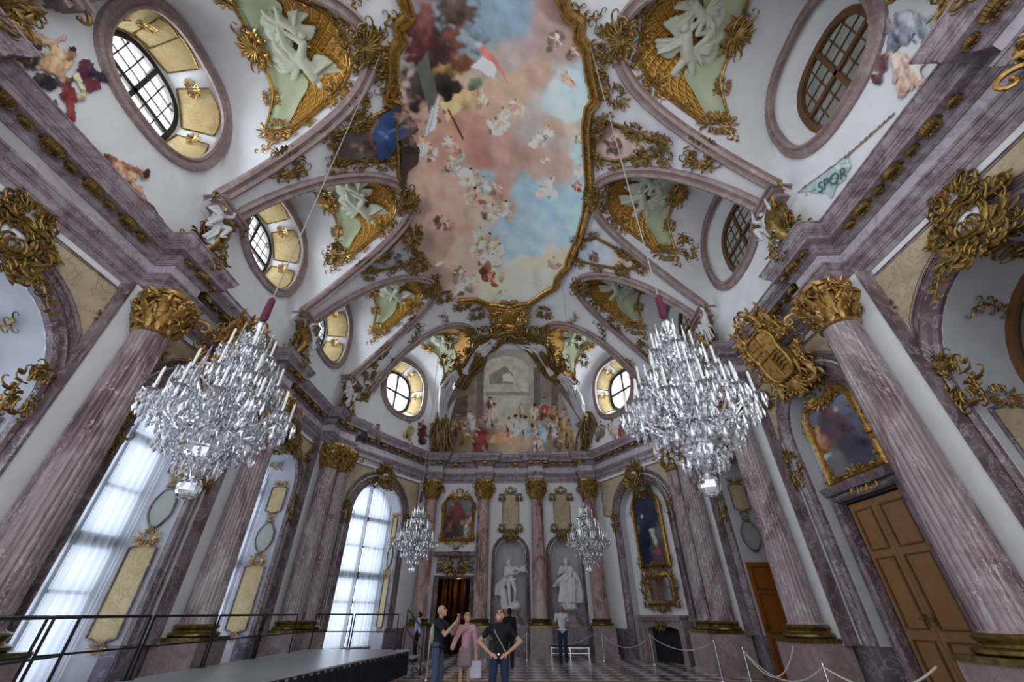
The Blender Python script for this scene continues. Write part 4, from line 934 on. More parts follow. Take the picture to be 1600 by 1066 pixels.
# ================================================================== PAINTING
def lin(h, k=.2): c = np.array(srgb(h)); return c*(1-k)+c.mean()*k
class Paint:
    """colour of a painted surface: soft-blended colour notes, then shapes with ragged edges laid over them"""
    def __init__(s, pts, seed=1, gain=1.6, warp=7., power=2.6, fscale=.045): s.pts, s.sh, s.seed, s.gain, s.warp, s.pw, s.fs = pts, [], seed, gain, warp, power, fscale
    def noise(s, u, v, k, f):
        r = np.random.RandomState(k); o = np.zeros_like(u)
        for i in range(12):
            a = r.uniform(0, 2*PI); q = f*(1.6**(i//3))*r.uniform(.75, 1.3); o += np.sin(u*q*math.cos(a)+v*q*math.sin(a)+r.uniform(0, 6.3)+1.5*np.sin(u*q*.37*math.sin(a)-v*q*.41*math.cos(a)+i))/(1.35**(i//3))
        return o/3.2
    def ell(s, u, v, rx, ry, rot, h, rag=.3): s.sh.append(('e', u, v, rx, ry, rot, lin(h), rag)); return s
    def poly(s, pts, h, rag=2.): s.sh.append(('p', pts, lin(h), rag)); return s
    def line(s, a, b, w, h):
        dx, dy = b[0]-a[0], b[1]-a[1]; L = math.hypot(dx, dy); nx, ny = -dy/L*w, dx/L*w
        return s.poly([(a[0]+nx, a[1]+ny), (b[0]+nx, b[1]+ny), (b[0]-nx, b[1]-ny), (a[0]-nx, a[1]-ny)], h, 0)
    def fig(s, u, v, size, skin, cloths, seed):
        """a small figure: draperies, torso, limbs, head"""
        r = random.Random(seed); size *= 1.25
        for i in range(3): s.ell(u+r.uniform(-.4, .4)*size, v+r.uniform(.1, .6)*size, size*r.uniform(.3, .5), size*r.uniform(.18, .3), r.uniform(0, 3), '5a4a40' if i == 0 else r.choice(cloths), .55)
        for i in range(6): c = r.choice(cloths); s.ell(u+r.uniform(-.45, .45)*size, v+r.uniform(-.2, .7)*size, size*r.uniform(.2, .42), size*r.uniform(.14, .3), r.uniform(0, 3), c, .45)
        for i in range(4): a = r.uniform(0, 6.3); s.ell(u+.35*size*math.cos(a), v+.35*size*math.sin(a), size*.3, size*.07, a, skin, .2)
        s.ell(u, v, size*.17, size*.27, r.uniform(-.5, .5), skin, .2); s.ell(u+r.uniform(-.1, .1)*size, v-.38*size, size*.11, size*.13, 0, skin, .1); s.ell(u+.02*size, v-.46*size, size*.11, size*.07, 0, r.choice(('3a2a20', '5a4030', '7a5a3a')), .2)
        for i in range(3): s.ell(u+r.uniform(-.4, .4)*size, v+r.uniform(0, .6)*size, size*.16, size*.05, r.uniform(0, 3), r.choice(cloths), .5)
        return s
    def robed(s, u, v, size, skin, cloths, seed):
        """a standing robed figure seen small"""
        r = random.Random(seed); c = cloths[0]; lean = r.uniform(-.25, .25)
        s.ell(u, v+.35*size, size*.3, size*.62, lean, c, .35); s.ell(u-.1*size, v+.45*size, size*.1, size*.5, lean, '3a2e28', .5)
        for i in range(4): s.ell(u+r.uniform(-.22, .22)*size, v+r.uniform(0, .7)*size, size*.09, size*r.uniform(.2, .42), lean+r.uniform(-.4, .4), cloths[i % len(cloths)], .45)
        s.ell(u+r.choice((-1, 1))*.22*size, v+.05*size, size*.2, size*.055, r.uniform(-.8, .8), skin, .3); s.ell(u, v-.33*size, size*.1, size*.13, 0, skin, .15); s.ell(u+.02*size, v-.42*size, size*.12, size*.08, 0, r.choice(('3a2a20', '5a4030', '6a2a24')), .3)
        return s
    def __call__(s, u, v):
        u = np.asarray(u, float); v = np.asarray(v, float); f = s.fs
        uu = u+s.warp*s.noise(u, v, s.seed, f); vv = v+s.warp*s.noise(u, v, s.seed+1, f)
        W = np.zeros_like(u); C = np.zeros((len(u), 3))
        for a, b, h in s.pts:
            w = 1/((uu-a)**2+(vv-b)**2+14)**s.pw; W += w; C += w[:, None]*lin(h)
        C /= W[:, None]; C *= (1+.12*s.noise(u, v, s.seed+5, f*3))[:, None]
        s.cover = np.zeros_like(u); n1 = s.noise(u, v, s.seed+9, f*3.2); n2 = s.noise(u, v, s.seed+10, f*3.2)
        for q in s.sh:
            if q[0] == 'e':
                _, a, b, rx, ry, rot, c, rag = q; du, dv = u-a, v-b; cr, sr = math.cos(rot), math.sin(rot)
                x = (du*cr+dv*sr)/rx; y = (-du*sr+dv*cr)/ry; d = np.sqrt(x*x+y*y)+rag*n1
                m = np.clip((1.1-d)/.42, 0, 1); sh = np.clip(1+.38*n2-.3*y, .45, 1.5)
            else:
                _, pts, c, rag = q; x = u+rag*n1; y = v+rag*n2; m = inpoly(x, y, pts).astype(float); sh = 1+.15*n1
            s.cover = np.maximum(s.cover, m); C = C*(1-m[:, None])+(c[None, :]*sh[:, None])*m[:, None]
        return np.clip(C*s.gain, .003, .92)
def inpoly(x, y, pts):
    r = np.zeros(len(x), bool); n = len(pts)
    for i in range(n):
        (x1, y1), (x2, y2) = pts[i], pts[(i+1) % n]
        if y1 == y2: continue
        r ^= ((y1 > y) != (y2 > y)) & (x < (x2-x1)*(y-y1)/(y2-y1)+x1)
    return r
def poly_grid(pts, st):
    """fine grid of points inside an outline, its rim pulled onto the outline"""
    P = np.array(pts); x0, y0 = P.min(0); x1, y1 = P.max(0); nx, ny = int((x1-x0)/st)+2, int((y1-y0)/st)+2
    gx, gy = np.meshgrid(x0-st*.5+st*np.arange(nx+1), y0-st*.5+st*np.arange(ny+1), indexing='ij')
    cx, cy = gx[:-1, :-1]+st/2, gy[:-1, :-1]+st/2; ins = inpoly(cx.ravel(), cy.ravel(), pts).reshape(cx.shape)
    used = np.full(gx.shape, -1); V = []; F = []
    def vid(i, j):
        if used[i, j] < 0: used[i, j] = len(V); V.append((gx[i, j], gy[i, j]))
        return used[i, j]
    for i, j in zip(*np.nonzero(ins)): F.append((vid(i, j), vid(i+1, j), vid(i+1, j+1), vid(i, j+1)))
    V = np.array(V); inn = inpoly(V[:, 0], V[:, 1], pts)
    A = P; B = np.roll(P, -1, 0); D = B-A; L2 = (D**2).sum(1)+1e-12
    for k in np.nonzero(~inn)[0]:
        t = np.clip(((V[k]-A)*D).sum(1)/L2, 0, 1); Q = A+D*t[:, None]; V[k] = Q[((Q-V[k])**2).sum(1).argmin()]
    return V, F
def densify(pts, st):
    o = []
    for i, p in enumerate(pts):
        q = pts[(i+1) % len(pts)]; n = max(1, int(math.dist(p, q)/st)); o += [tuple(a+(b-a)*k/n for a, b in zip(p, q)) for k in range(n)]
    return o
def painted_mesh(V3, F, paint, name, parent=None, mat='fresco', flip=False):
    P = np.array(V3); u, v = proj_np(P); col = paint(u, v); mb = MB(); mb.add([tuple(p) for p in V3], [f[::-1] for f in F] if flip else F)
    mb.col = np.concatenate([col, np.ones((len(col), 1))], 1); return mb.build(name, M[mat], parent, 60)
def patch_on(fr, px, paint, d, name, label, cat, st=.035):
    """a painted area of a wall plane, outlined in picture points turned into wall metres"""
    o2 = [onfr(fr, u, v, d) for u, v in px]; V, F = poly_grid(o2, st); P3 = [fr.p(s, z, d) for s, z in V]; paint(*proj_np(np.array(P3))); k = paint.cover > .4; F = [f for f in F if sum(k[i] for i in f) > 2]
    used = sorted({i for f in F for i in f}); ix = {a: b for b, a in enumerate(used)}
    o = painted_mesh([P3[i] for i in used], [tuple(ix[i] for i in f) for f in F], paint, name); return tag(o, label, cat)

# ---- the great ceiling fresco
NOTES = [(800, 20, '70899a'), (760, 30, '6c8494'), (735, 60, '74848c'), (850, 50, '977c74'), (880, 20, '7c5c54'), (880, 70, '94786c'), (780, 95, '9b8d86'), (850, 120, 'a88573'), (900, 130, '9fb6ba'), (875, 150, 'a6c0c4'), (895, 175, 'a8bdbc'), (860, 205, 'a98a75'), (800, 130, 'b09274'), (760, 150, 'b59577'), (730, 195, 'a87a67'), (700, 235, 'ad7f68'), (745, 250, 'a46e5c'), (790, 245, 'b08673'), (825, 240, 'a27d6c'), (845, 212, '9c9a96'), (860, 260, 'ab8b78'), (905, 240, '9ab0b8'), (900, 205, 'b4a08c'), (665, 285, 'b9957c'), (720, 300, 'c09a80'), (745, 285, '8fa4ad'), (790, 300, 'a9806d'), (830, 300, '8cadbd'), (870, 330, '8fb2c2'), (903, 330, '8fb0be'), (680, 340, 'bd977d'), (720, 350, 'b9937a'), (800, 350, '90acba'), (760, 330, 'bfa68e'), (645, 330, '8f7264'), (655, 380, '8c7265'), (690, 390, 'a5826e'), (720, 400, 'c0a188'), (790, 385, '94b0bd'), (830, 390, '93b3c2'), (880, 380, '93b0ba'), (870, 410, 'd2ae8f'), (825, 415, 'd8b494'), (690, 430, '957465'), (680, 455, '8a7064'), (760, 455, 'd6b797'), (800, 458, 'e0c4a4'), (840, 445, 'b5b8a8'), (730, 455, 'b59a88'), (800, -60, '70899a'), (720, -40, '6c5c58'), (890, -40, '84665c')]
G = 1.95
fp = Paint(NOTES, 3, G, 9., 2.6, .04)
fp.ell(678, 95, 42, 90, .1, '33241f', .35).ell(655, 62, 24, 36, .3, '55201f', .4).ell(660, 30, 20, 40, .2, '6a3a34', .4).ell(715, 25, 26, 40, .4, '4a3a2e', .4).ell(710, 60, 30, 26, .6, '5c3428', .45).ell(700, 112, 36, 15, -.2, '84632c', .4).ell(720, 96, 20, 16, .2, '6a3f26', .4).ell(695, 132, 26, 20, .1, '2b241d', .3).ell(650, 130, 18, 26, 0, '3a3431', .4)
fp.poly([(650, 105), (668, 82), (684, 150), (672, 178)], '4c5148', 1).poly([(671, 178), (688, 150), (680, 200), (664, 214)], 'c4c8c4', 1).line((676, 165), (664, 206), 1.2, '8a9290').line((682, 160), (669, 208), 1.2, '8f9794')
fp.ell(745, 60, 26, 16, .5, '59626a', .4).ell(742, 72, 30, 9, .6, '7d8a90', .4).poly([(735, 105), (762, 80), (778, 100), (770, 122), (752, 112)], 'c6ccd2', 2).poly([(755, 68), (778, 95), (795, 132), (770, 100), (745, 80)], 'b76b5c', 2).ell(742, 130, 14, 18, .3, '6f7a62', .4)
fp.poly([(690, 165), (720, 140), (745, 138), (725, 165), (700, 190)], 'd0a468', 3).ell(735, 155, 24, 10, -.4, 'a88a5c', .4).line((700, 170), (724, 218), 1.4, '5a1d1a')
for i, (u, v, z, cl) in enumerate([(755, 150, 16, ('c9b08c', 'a0815a')), (785, 180, 20, ('d9cbb6', 'c8b49c', 'e2d6c4')), (805, 165, 17, ('d9cbb6', 'b59a80')), (775, 195, 15, ('cdb9a2', 'd9c9b6')), (660, 225, 18, ('d6cabc', 'e4dccf')), (672, 235, 16, ('c9b6a6', 'd9cdc2')), (705, 225, 18, ('c89a86', 'b9785f')), (700, 260, 14, ('7a4a38', 'bfa38c')), (712, 250, 15, ('9fb0a6', 'b4c2b4')), (735, 275, 20, ('cdb99a', 'a88a60', 'd6c6ae')), (755, 285, 16, ('8fa4ad', 'c9bca6')), (742, 305, 20, ('b98c80', '8a5a40', 'd0b8a0')), (775, 295, 15, ('9b7a5c', 'd6c3ad')), (790, 325, 19, ('c3b8aa', 'a09386', 'd4ccc0')), (770, 330, 18, ('8f8478', 'b9ada0', 'd0c6ba')), (840, 216, 13, ('e2d2be', 'd6bfa6')), (857, 203, 12, ('e6d8c6', 'd9c4ac')), (850, 250, 8, ('dcc8b4', 'c9a890')), (860, 290, 19, ('d8a6a4', 'c98f90', 'e0bcb8')), (845, 298, 12, ('d9b7a6', 'c99886')), (885, 120, 13, ('b97c62', 'c48a70')), (870, 60, 18, ('7f6a66', '9a8684', '6a5450')), (895, 80, 15, ('6d524c', '8a6c62')), (765, 375, 18, ('d4c49e', 'b9a27a', 'c9b896')), (750, 365, 16, ('c3b28e', '8f8058')), (780, 390, 16, ('dccaae', 'a89a74')), (745, 390, 14, ('cfc0a2', 'a3906a')), (770, 405, 14, ('d9c9b2', 'b09a78')), (690, 345, 14, ('6e4a3e', '8f6a58')), (700, 352, 12, ('7a3a30', 'a07a68')), (720, 425, 14, ('6a5a50', '8a7060')), (740, 440, 17, ('c9b2a4', '9a8a80', 'd9c7b9')), (765, 432, 16, ('8c3a28', 'a2462e', '6d2a20')), (755, 412, 14, ('6e3020', '8a5a44')), (785, 432, 9, ('b98a6c', 'caa080')), (865, 410, 13, ('a98a72', '8f7462')), (720, 445, 14, ('d6c6b6', 'c0ac9a')), (790, 462, 14, ('e2d0bc', 'd3baa2')), (640, 235, 15, ('2a2220', '40322c')), (645, 200, 13, ('332a26', '5a4238')), (905, 265, 12, ('d9d0c4', 'c0b09c')), (902, 290, 11, ('8c3a28', '6d2a20')), (905, 215, 10, ('7a7a68', '9a907c'))]):
    fp.fig(u, v, z, ('d9b59a', 'caa084', 'b98c70')[i % 3], cl, i)
fp.ell(688, 412, 9, 3, -.5, 'd9d0c4', .5)
LEFT_F = [(620, -25), (640, 25), (620, 42), (626, 62), (613, 82), (612, 127), (606, 158), (622, 165), (622, 197), (627, 281), (632, 305)]
SPILL = [(627, 322), (634, 352), (646, 385), (652, 415), (672, 440), (690, 458), (715, 470), (743, 468)]
RIGHT_F = [(763, 476), (797, 480), (827, 474), (851, 457), (868, 448), (872, 434), (888, 416), (890, 405), (906, 371), (917, 331), (922, 285), (920, 253), (917, 197), (922, 169), (933, 156), (923, 113), (919, 79), (905, 56), (908, 35), (889, 22), (872, -25)]
def plan(px): 
    q = onvault(*px); return (q.x, q.y)
lf, sp_, rf = [[plan(p) for p in L] for L in (LEFT_F, SPILL, RIGHT_F)]
V, F = poly_grid(lf+sp_+rf, .034)
root = thing('ceiling_fresco', 'huge painted ceiling sky with tumbling figures inside a gilt frame', 'fresco', (0, 9.5, VZ(0, 9.5)))
painted_mesh([(x, y, VZ(x, y)-.05) for x, y in V], F, fp, 'painted_sky', root)
FRP = [(-.17, 0), (-.17, .12), (-.1, .18), (-.05, .09), (.02, .1), (.07, .2), (.13, .2), (.17, .1), (.17, 0)]
def vault_strip(pl, prof, off=0., closed=False):
    pl = densify(pl, .22) if closed else [tuple(a+(b-a)*k/4 for a, b in zip(p, q)) for p, q in zip(pl, pl[1:]) for k in range(4)]+[pl[-1]]
    mb = MB(); pts = [Vector((x, y, VZ(x, y)-off)) for x, y in pl]; mb.sweep(pts, [vnormal(p.x, p.y) for p in pts], prof, closed); return mb
for seg in (lf, rf): vault_strip(seg, FRP).build('gilt_frame', M['gold'], root)
vault_strip(sp_[-2:]+rf[:1], FRP).build('gilt_frame', M['gold'], root)
mbk = [(lambda px: px)(p) for p in [(600, 172), (625, 158), (640, 168), (655, 190), (650, 200), (626, 214), (618, 232), (600, 244), (592, 240), (590, 222), (583, 205)]]
cp = Paint([(620, 195, '24406f'), (600, 215, '2c4c86'), (600, 235, '213a68'), (635, 180, '3b4048'), (645, 195, '5a4a48')], 8, 1.35, 4).fig(632, 180, 22, 'a5806e', ('3a3440', '6a4a48', '8a6a5c'), 4).ell(600, 212, 12, 3, .5, '6b86b4', .4).ell(612, 205, 10, 2.5, -.4, '47659c', .4).ell(605, 228, 10, 2.5, 1.2, '162a52', .4)
V, F = poly_grid([plan(p) for p in mbk], .05); o = painted_mesh([(x, y, VZ(x, y)-.25-.05*math.sin(9*x+4*y)) for x, y in V], F, cp, 'painted_figure'); tag(o, 'figure in a deep blue cloak spilling over the ceiling frame on the left', 'painted figure')
cq = Paint([(640, 230, '2b2422'), (650, 250, '3a2e2a'), (640, 205, '4a3a36')], 9, G, 4).fig(645, 225, 18, '6a4a3c', ('2a2220', '3a2c28'), 7)
V, F = poly_grid([plan(p) for p in [(630, 205), (645, 205), (658, 228), (655, 250), (640, 262), (632, 300), (627, 300), (628, 250)]], .05); o = painted_mesh([(x, y, VZ(x, y)-.24) for x, y in V], F, cq, 'painted_figure'); tag(o, 'dark crouching figure overlapping the ceiling frame below the blue cloak', 'painted figure')

# ---- painted wedges between the lunettes, gilt-framed
WEDGE = {'left': [((520, 210), (565, 190), (620, 165), (622, 245), (600, 250), (560, 250), (528, 258)), ((570, 412), (600, 398), (640, 352), (652, 400), (640, 412), (610, 418), (580, 425))],
         'right': [((1028, 222), (990, 205), (950, 190), (930, 200), (928, 245), (960, 250), (1000, 245), (1035, 240)), ((1000, 415), (975, 395), (930, 370), (905, 375), (900, 405), (930, 412), (970, 420))]}
WP = {('left', 0): [(540, 225, '3f3632'), (600, 200, '8a6f68'), (580, 240, '5a4a46'), (560, 215, '4a3c36')], ('left', 1): [(600, 410, '6f747c'), (640, 380, '8a6f60'), (625, 400, '7d7f86')], ('right', 0): [(960, 220, 'a98f86'), (1000, 225, 'a88c80'), (1020, 225, '8a9aa4'), (945, 210, '6a4f48')], ('right', 1): [(940, 395, '9aa6b0'), (925, 400, '8f9ba6'), (975, 410, 'b09a8a')]}
for sd, lst in WEDGE.items():
    for i, px in enumerate(lst):
        pl = [plan(p) for p in px]; rt = thing('wedge_fresco', 'small %s painted wedge in a gilt frame on the %s of the ceiling fresco' % ('nearer' if i == 0 else 'farther', sd), 'fresco', Vector((*pl[0], VZ(*pl[0]))))
        p = Paint(WP[sd, i], 20+i, G, 4)
        cxm = sum(q[0] for q in px)/len(px); cym = sum(q[1] for q in px)/len(px)
        p.fig(cxm+(8 if sd == 'left' else -18), cym, 17 if i == 0 else 10, '6a4a42', ('4a3832', '5a4038', '3a2c2a'), 3+i); p.fig(cxm-14, cym+4, 12 if i == 0 else 8, '7a5648', ('52423c', '8a7064'), 9+i)
        V, F = poly_grid(pl, .06); painted_mesh([(x, y, VZ(x, y)-.06) for x, y in V], F, p, 'painted_field', rt)
        vault_strip(pl, scaled(FRP, .36), .04, True).build('gilt_frame', M['darkgold'], rt)
        for k, q in enumerate(pl):
            pt = Vector((*q, VZ(*q)-.08)); orn(('crestA', 'crestB', 'crestD')[k % 3], basis(pt, vnormal(*q), Vector((math.sin(k*2), math.cos(k*2), 0)), k, .62), rt, 'gilt_ornament', 'darkgold')

# ---- lunette reliefs
WH = {'L': 'left', 'R': 'right', 'CL': 'left', 'CR': 'right'}; ON = ['nearest', 'second', 'third', 'corner']
for (key, b), l in LUN.items():
    corner = b == 3; side = WH[key]
    rt = thing('stucco_relief', 'gilt-framed stucco relief of winged figures above the %s oval window on the %s' % (ON[b], side), 'stucco relief', l.surf(PI/2, .5))
    A = .95 if not corner else .85
    def pq(sp, q, off=.03): 
        rr = (.58 if not corner else .62)+.30*(1-.45*abs(sp)**2.2)*(2*q-1)-.02*math.cos(6*sp); return l.surf(PI/2+A*sp, rr, off)
    mb = MB(); nu, nv = 40, 16; mb.grid(lambda u, v: pq(2*u-1, v), nu, nv); o = mb.build('trellis_field' if not corner else 'ochre_field', M['trellis' if not corner else 'ochrefield'], rt, 60)
    at = o.data.attributes.new('uvq', 'FLOAT_VECTOR', 'POINT'); at.data.foreach_set('vector', np.array([(1.9*(2*(i % (nu+1))/nu-1), 2.1*(i//(nu+1))/nv, 0) for i in range((nu+1)*(nv+1))], np.float32).ravel())
    rnd = random.Random(b*7+len(key)); ph = rnd.uniform(0, 6)
    mb = MB(); mb.grid(lambda u, v: pq((-1 if rnd is None else -1)+.04+1.92*u, .03+v*max(.1, (.40+.13*math.sin(9*u+ph)+.06*math.sin(23*u+ph*2))), .06+.03*math.sin(12*u)*math.sin(7*v)), 48, 12); mb.build('painted_cloud_field', M['green'], rt, 60)
    P = pq(.0, .5, .1); N = l.nrm(PI/2, .6); flip = 1 if key in ('L', 'CL') else -1
    for j, (s_, q, sc) in enumerate(((-.2, .42, 1.3), (.26, .4, .95)) if not corner else ((0, .45, 1.1),)):
        place('relief_figure', RELIEF[(b+j) % 3], basis(pq(s_, q, .05), N, l.rib(PI/2)-l.wall(PI/2), .5*j-.3, sc), rt)
    out = [pq(2*i/30-1, 0, .05) for i in range(31)]+[pq(1-2*i/30, 1, .05) for i in range(31)]
    for w, k in ((.038, 0), (.02, .09)):
        c = sum(out, Vector())/len(out); mb = MB(); pts = [p+(c-p).normalized()*k for p in out]; mb.tube(pts+[pts[0]], w, 7); mb.build('gilt_frame', M['gold'], rt)
    up = l.rib(PI/2)-l.wall(PI/2)
    orn('shell', basis(pq(0, 0, .06), N, up, PI, .95 if not corner else .7), rt, 'shell_ornament'); 
    for s_, q, kind, sc, ro in ((-1, .5, 'crestB', .75, PI/2), (1, .5, 'crestB', .75, -PI/2), (-.6, 1, 'crestA', .6, 0), (.6, 1, 'crestA', .6, 0), (0, 1, 'crestB', .7, 0), (-.6, 0, 'crestA', .45, PI), (.6, 0, 'crestA', .45, PI), (.3, 1, 'crestD', .4, 1), (-.3, 1, 'crestD', .4, 2), (.85, .95, 'crestD', .45, 0), (-.85, .95, 'crestD', .45, 0)):
        n_ = l.nrm(PI/2+A*s_*.9, .6); orn(kind, basis(pq(s_, q, .05), n_, up, ro, sc*(1 if not corner else .75)), rt)
    for s_ in (-1, 1):
        d_ = pq(s_, .5)-pq(s_*.8, .5); q = pq(s_*1.0, .5, .05); n_ = l.nrm(PI/2+A*s_*.95, .55); orn('sprig', basis(q+d_*.3, n_, -d_, 0, .95), rt, 'flower_sprig')
    # garland and shell at the crown of the rib
    q = l.rib(PI/2, .12); n_ = vnormal(q.x, q.y); t2 = thing('gilt_crown_ornament', 'gilded shell ornament at the crown of the %s vault rib on the %s' % (ON[b], side), 'ornament', q)
    orn('shell', basis(q, n_, q-l.wall(PI/2), 0, 1.0 if not corner else .7), t2, 'shell_ornament', 'darkgold')
    for a in (.28, .5, -.28, -.5):
        q2 = l.surf(PI/2+a, .94, .04); orn('crestA', basis(q2, l.nrm(PI/2+a, .9), up, a*2, .32), t2, 'gilt_spray', 'darkgold')
# sprays on the white bands by the frame
for n_, (u, v, k, sc, rot) in enumerate([(545, 25, 'sprig', 1., 2.4), (600, 35, 'sprigB', 1., 1.6), (585, 75, 'crestA', .9, 0), (605, 130, 'crestC', .8, .4), (560, 165, 'crestB', .7, .8), (905, 15, 'sprigB', .9, -2.2), (940, 25, 'sprig', .9, -1.7), (952, 70, 'crestA', .9, 0), (935, 130, 'crestC', .7, -.3), (960, 150, 'crestB', .7, -.6), (690, 492, 'sprigB', .9, .4), (655, 505, 'sprig', 1.2, -.5), (615, 560, 'sprig', 1.1, -.6), (575, 600, 'sprig', 1.1, -.4), (900, 492, 'sprigB', .9, -.4), (935, 505, 'sprig', 1.2, .5), (980, 560, 'sprig', 1.1, .6), (745, 490, 'crestA', .8, 0), (850, 488, 'crestA', .8, 0), (715, 510, 'sprigB', .8, 0), (880, 508, 'sprigB', .8, 0), (640, 505, 'crestC', .8, -.6), (600, 548, 'crestC', .9, -.6), (578, 578, 'crestC', .9, -.5), (560, 618, 'crestA', .8, 0), (703, 535, 'crestC', .7, -.2), (693, 562, 'crestC', .7, -.2), (960, 505, 'crestC', .8, .6), (1008, 545, 'crestC', .9, .6), (1030, 580, 'crestC', .9, .5), (905, 535, 'crestC', .7, .2), (913, 562, 'crestC', .7, .2), (646, 372, 'crestB', .9, 1.2), (655, 415, 'crestA', .8, 0), (672, 444, 'crestB', .9, .8), (694, 464, 'crestA', .8, 0), (724, 477, 'crestB', .8, .2), (520, 395, 'crestC', .8, -.6), (1075, 385, 'crestC', .8, .6), (450, 255, 'crestA', .9, 0), (1095, 240, 'crestA', .9, 0)]):
    q = onvault(u, v, .05); orn(k, basis(q, vnormal(q.x, q.y), Vector((0, -1, .3)), rot, sc), CEIL, 'gilt_spray', 'darkgold')

# ---- end wall: the painted scene under a stucco curtain
EN = [(790, 580, '8f897c'), (760, 570, '857c70'), (725, 600, '6f6252'), (760, 610, 'a39c8c'), (800, 610, 'b4ae9c'), (830, 600, '9c9484'), (855, 610, '7a6c5e'), (890, 630, '8a8070'), (700, 640, '6a5642'), (735, 645, '7d6e5a'), (790, 650, 'b0a894'), (830, 640, '9a9280'), (870, 640, '8d8472'), (690, 680, '5a4a3c'), (760, 685, '7a6a58'), (800, 680, 'a58c70'), (860, 690, '7d7060'), (910, 680, '6a5442'), (940, 680, '8f8a84'), (650, 680, '8a8480')]
ep = Paint(EN, 31, G, 3.5, 2.6, .07)
ep.poly([(757, 620), (757, 575), (765, 562), (790, 556), (815, 562), (826, 575), (826, 620)], 'aca694', .6).poly([(765, 585), (790, 572), (802, 585), (802, 600), (765, 600)], '7f7768', .6).poly([(785, 586), (796, 582), (802, 590), (802, 597), (785, 597)], 'c3c0b4', .5)
for x in (745, 834, 862): ep.poly([(x, 575), (x+10, 575), (x+11, 655), (x-1, 655)], '675a4e', .5)
ep.poly([(758, 612), (830, 612), (830, 618), (758, 618)], '8b8474', .3).poly([(700, 625), (730, 618), (730, 650), (700, 655)], '54483c', 1).poly([(770, 680), (800, 672), (808, 690), (765, 692)], 'b98a5c', 1)
for i, (u, v, z, cl) in enumerate([(766, 632, 15, ('8a3a30', 'c9b49a')), (772, 645, 20, ('b9a898', '9a8a7c')), (752, 672, 28, ('7d2a28', '8f3431', '6a2020')), (745, 690, 20, ('6e2523', '7d2a28')), (795, 665, 17, ('d0a070', 'e2d8c8', 'b98060')), (805, 662, 18, ('d9d0c0', 'c9c0b0')), (820, 665, 20, ('a9bac8', '8fa4ba', 'd0d4d6')), (845, 672, 24, ('8fa8c4', '7a94b4', 'c4ccd4')), (862, 665, 22, ('b9b4ac', '8a94a4', '9a6a54')), (835, 645, 18, ('c9b08a', '8a5a44', '6a7a6a')), (850, 635, 18, ('9a3a30', '7a4a3a', 'b99a70')), (865, 645, 18, ('a0704a', '6a3a30')), (880, 655, 22, ('b99a6a', '8a6a44', '5a4634')), (890, 675, 26, ('a8854e', '6a4a34', '7a3028')), (905, 665, 18, ('7a2f2a', '54402e')), (715, 660, 22, ('8a6a3a', '6a4a2c', '4a3a2c')), (725, 680, 20, ('7d5f34', '5a4a38')), (700, 672, 18, ('4a4038', '6a5a4c')), (840, 692, 18, ('b9a894', '8a7a68')), (735, 655, 18, ('b9b4aa', '8a857c')), (760, 655, 16, ('a89c8c', '7a6c5c')), (815, 640, 12, ('b9a080', '8a4a3a')), (870, 690, 16, ('5a4838', '7a6a54'))]):
    ep.robed(u, v-.12*z, z*1.35, ('c09a80', 'a98268')[i % 2], cl, 60+i)
def end_pt(s, q):
    """q climbs the far wall above the cornice and then the cove"""
    z0 = 8.95
    if q < 1.15: return (s, YU-.04, z0+q)
    y = YU-.04-(q-1.15)*.72
    return (s, y, VZ(s, y)-.07)
V, F = poly_grid([(-3.7, 0), (3.7, 0), (3.6, 1.3), (3.15, 2.7), (2.6, 4.0), (1.8, 5.2), (.9, 5.85), (0, 6.0), (-.9, 5.85), (-1.8, 5.2), (-2.6, 4.0), (-3.15, 2.7), (-3.6, 1.3)], .03)
root = thing('end_wall_fresco', 'painted wedding ceremony in a pillared hall above the end wall cornice', 'fresco', (0, YU-.1, 8.95))
painted_mesh([end_pt(s, q) for s, q in V], F, ep, 'painted_scene', root, flip=True)
# stucco curtain parted round the scene
def drape(path, width, folds, r, mat, name, parent, seed=1):
    rnd = random.Random(seed); pts = [onvault(u, v, .0) if isinstance(u, (int, float)) else u for u, v in path]; mb = MB()
    m = 24; P = []
    for i in range(m+1):
        t = i/m*(len(pts)-1); k = min(int(t), len(pts)-2); P.append(pts[k].lerp(pts[k+1], t-k))
    for f_ in range(folds):
        o = (f_-(folds-1)/2)/folds; a = rnd.uniform(0, 6); line = []
        for i, p in enumerate(P):
            n = vnormal(p.x, p.y) if p.z > 10.2 else Vector((0, -1, 0)); t = (P[min(i+1, m)]-P[max(i-1, 0)]).normalized(); sd = t.cross(n).normalized(); w = width*(.55+.6*math.sin(PI*min(1, i/m*1.15))*.8)
            line.append(p+n*(.12+.09*math.sin(a+i*.35))+sd*(o*w+.05*math.sin(i*.7+a)))
        mb.tube(line, [r*(1+.35*math.sin(i*.9+a)) for i in range(m+1)], 7)
    return mb.build(name, mat, parent, 60)
cu = thing('stucco_curtain', 'gilded and white stucco curtain parted above the painted wedding scene', 'stucco curtain', onvault(795, 520))
for sg, pa in ((-1, [(790, 520), (755, 540), (735, 575), (718, 605), (712, 600)]), (1, [(800, 520), (838, 540), (858, 575), (875, 595), (880, 590)])):
    drape(pa[:4], 1.1, 9, .085, M['darkgold'], 'gilt_drapery', cu, 3)
    drape([(p[0]-sg*-6, p[1]+8) for p in pa[:3]], .6, 6, .09, M['silverstucco'], 'white_lining', cu, 5)
for pa in ([(712, 582), (700, 590), (692, 620), (688, 655)], [(875, 585), (890, 600), (905, 630), (918, 655)]): drape(pa, .7, 8, .1, M['silverstucco'], 'white_lining', cu, 8)
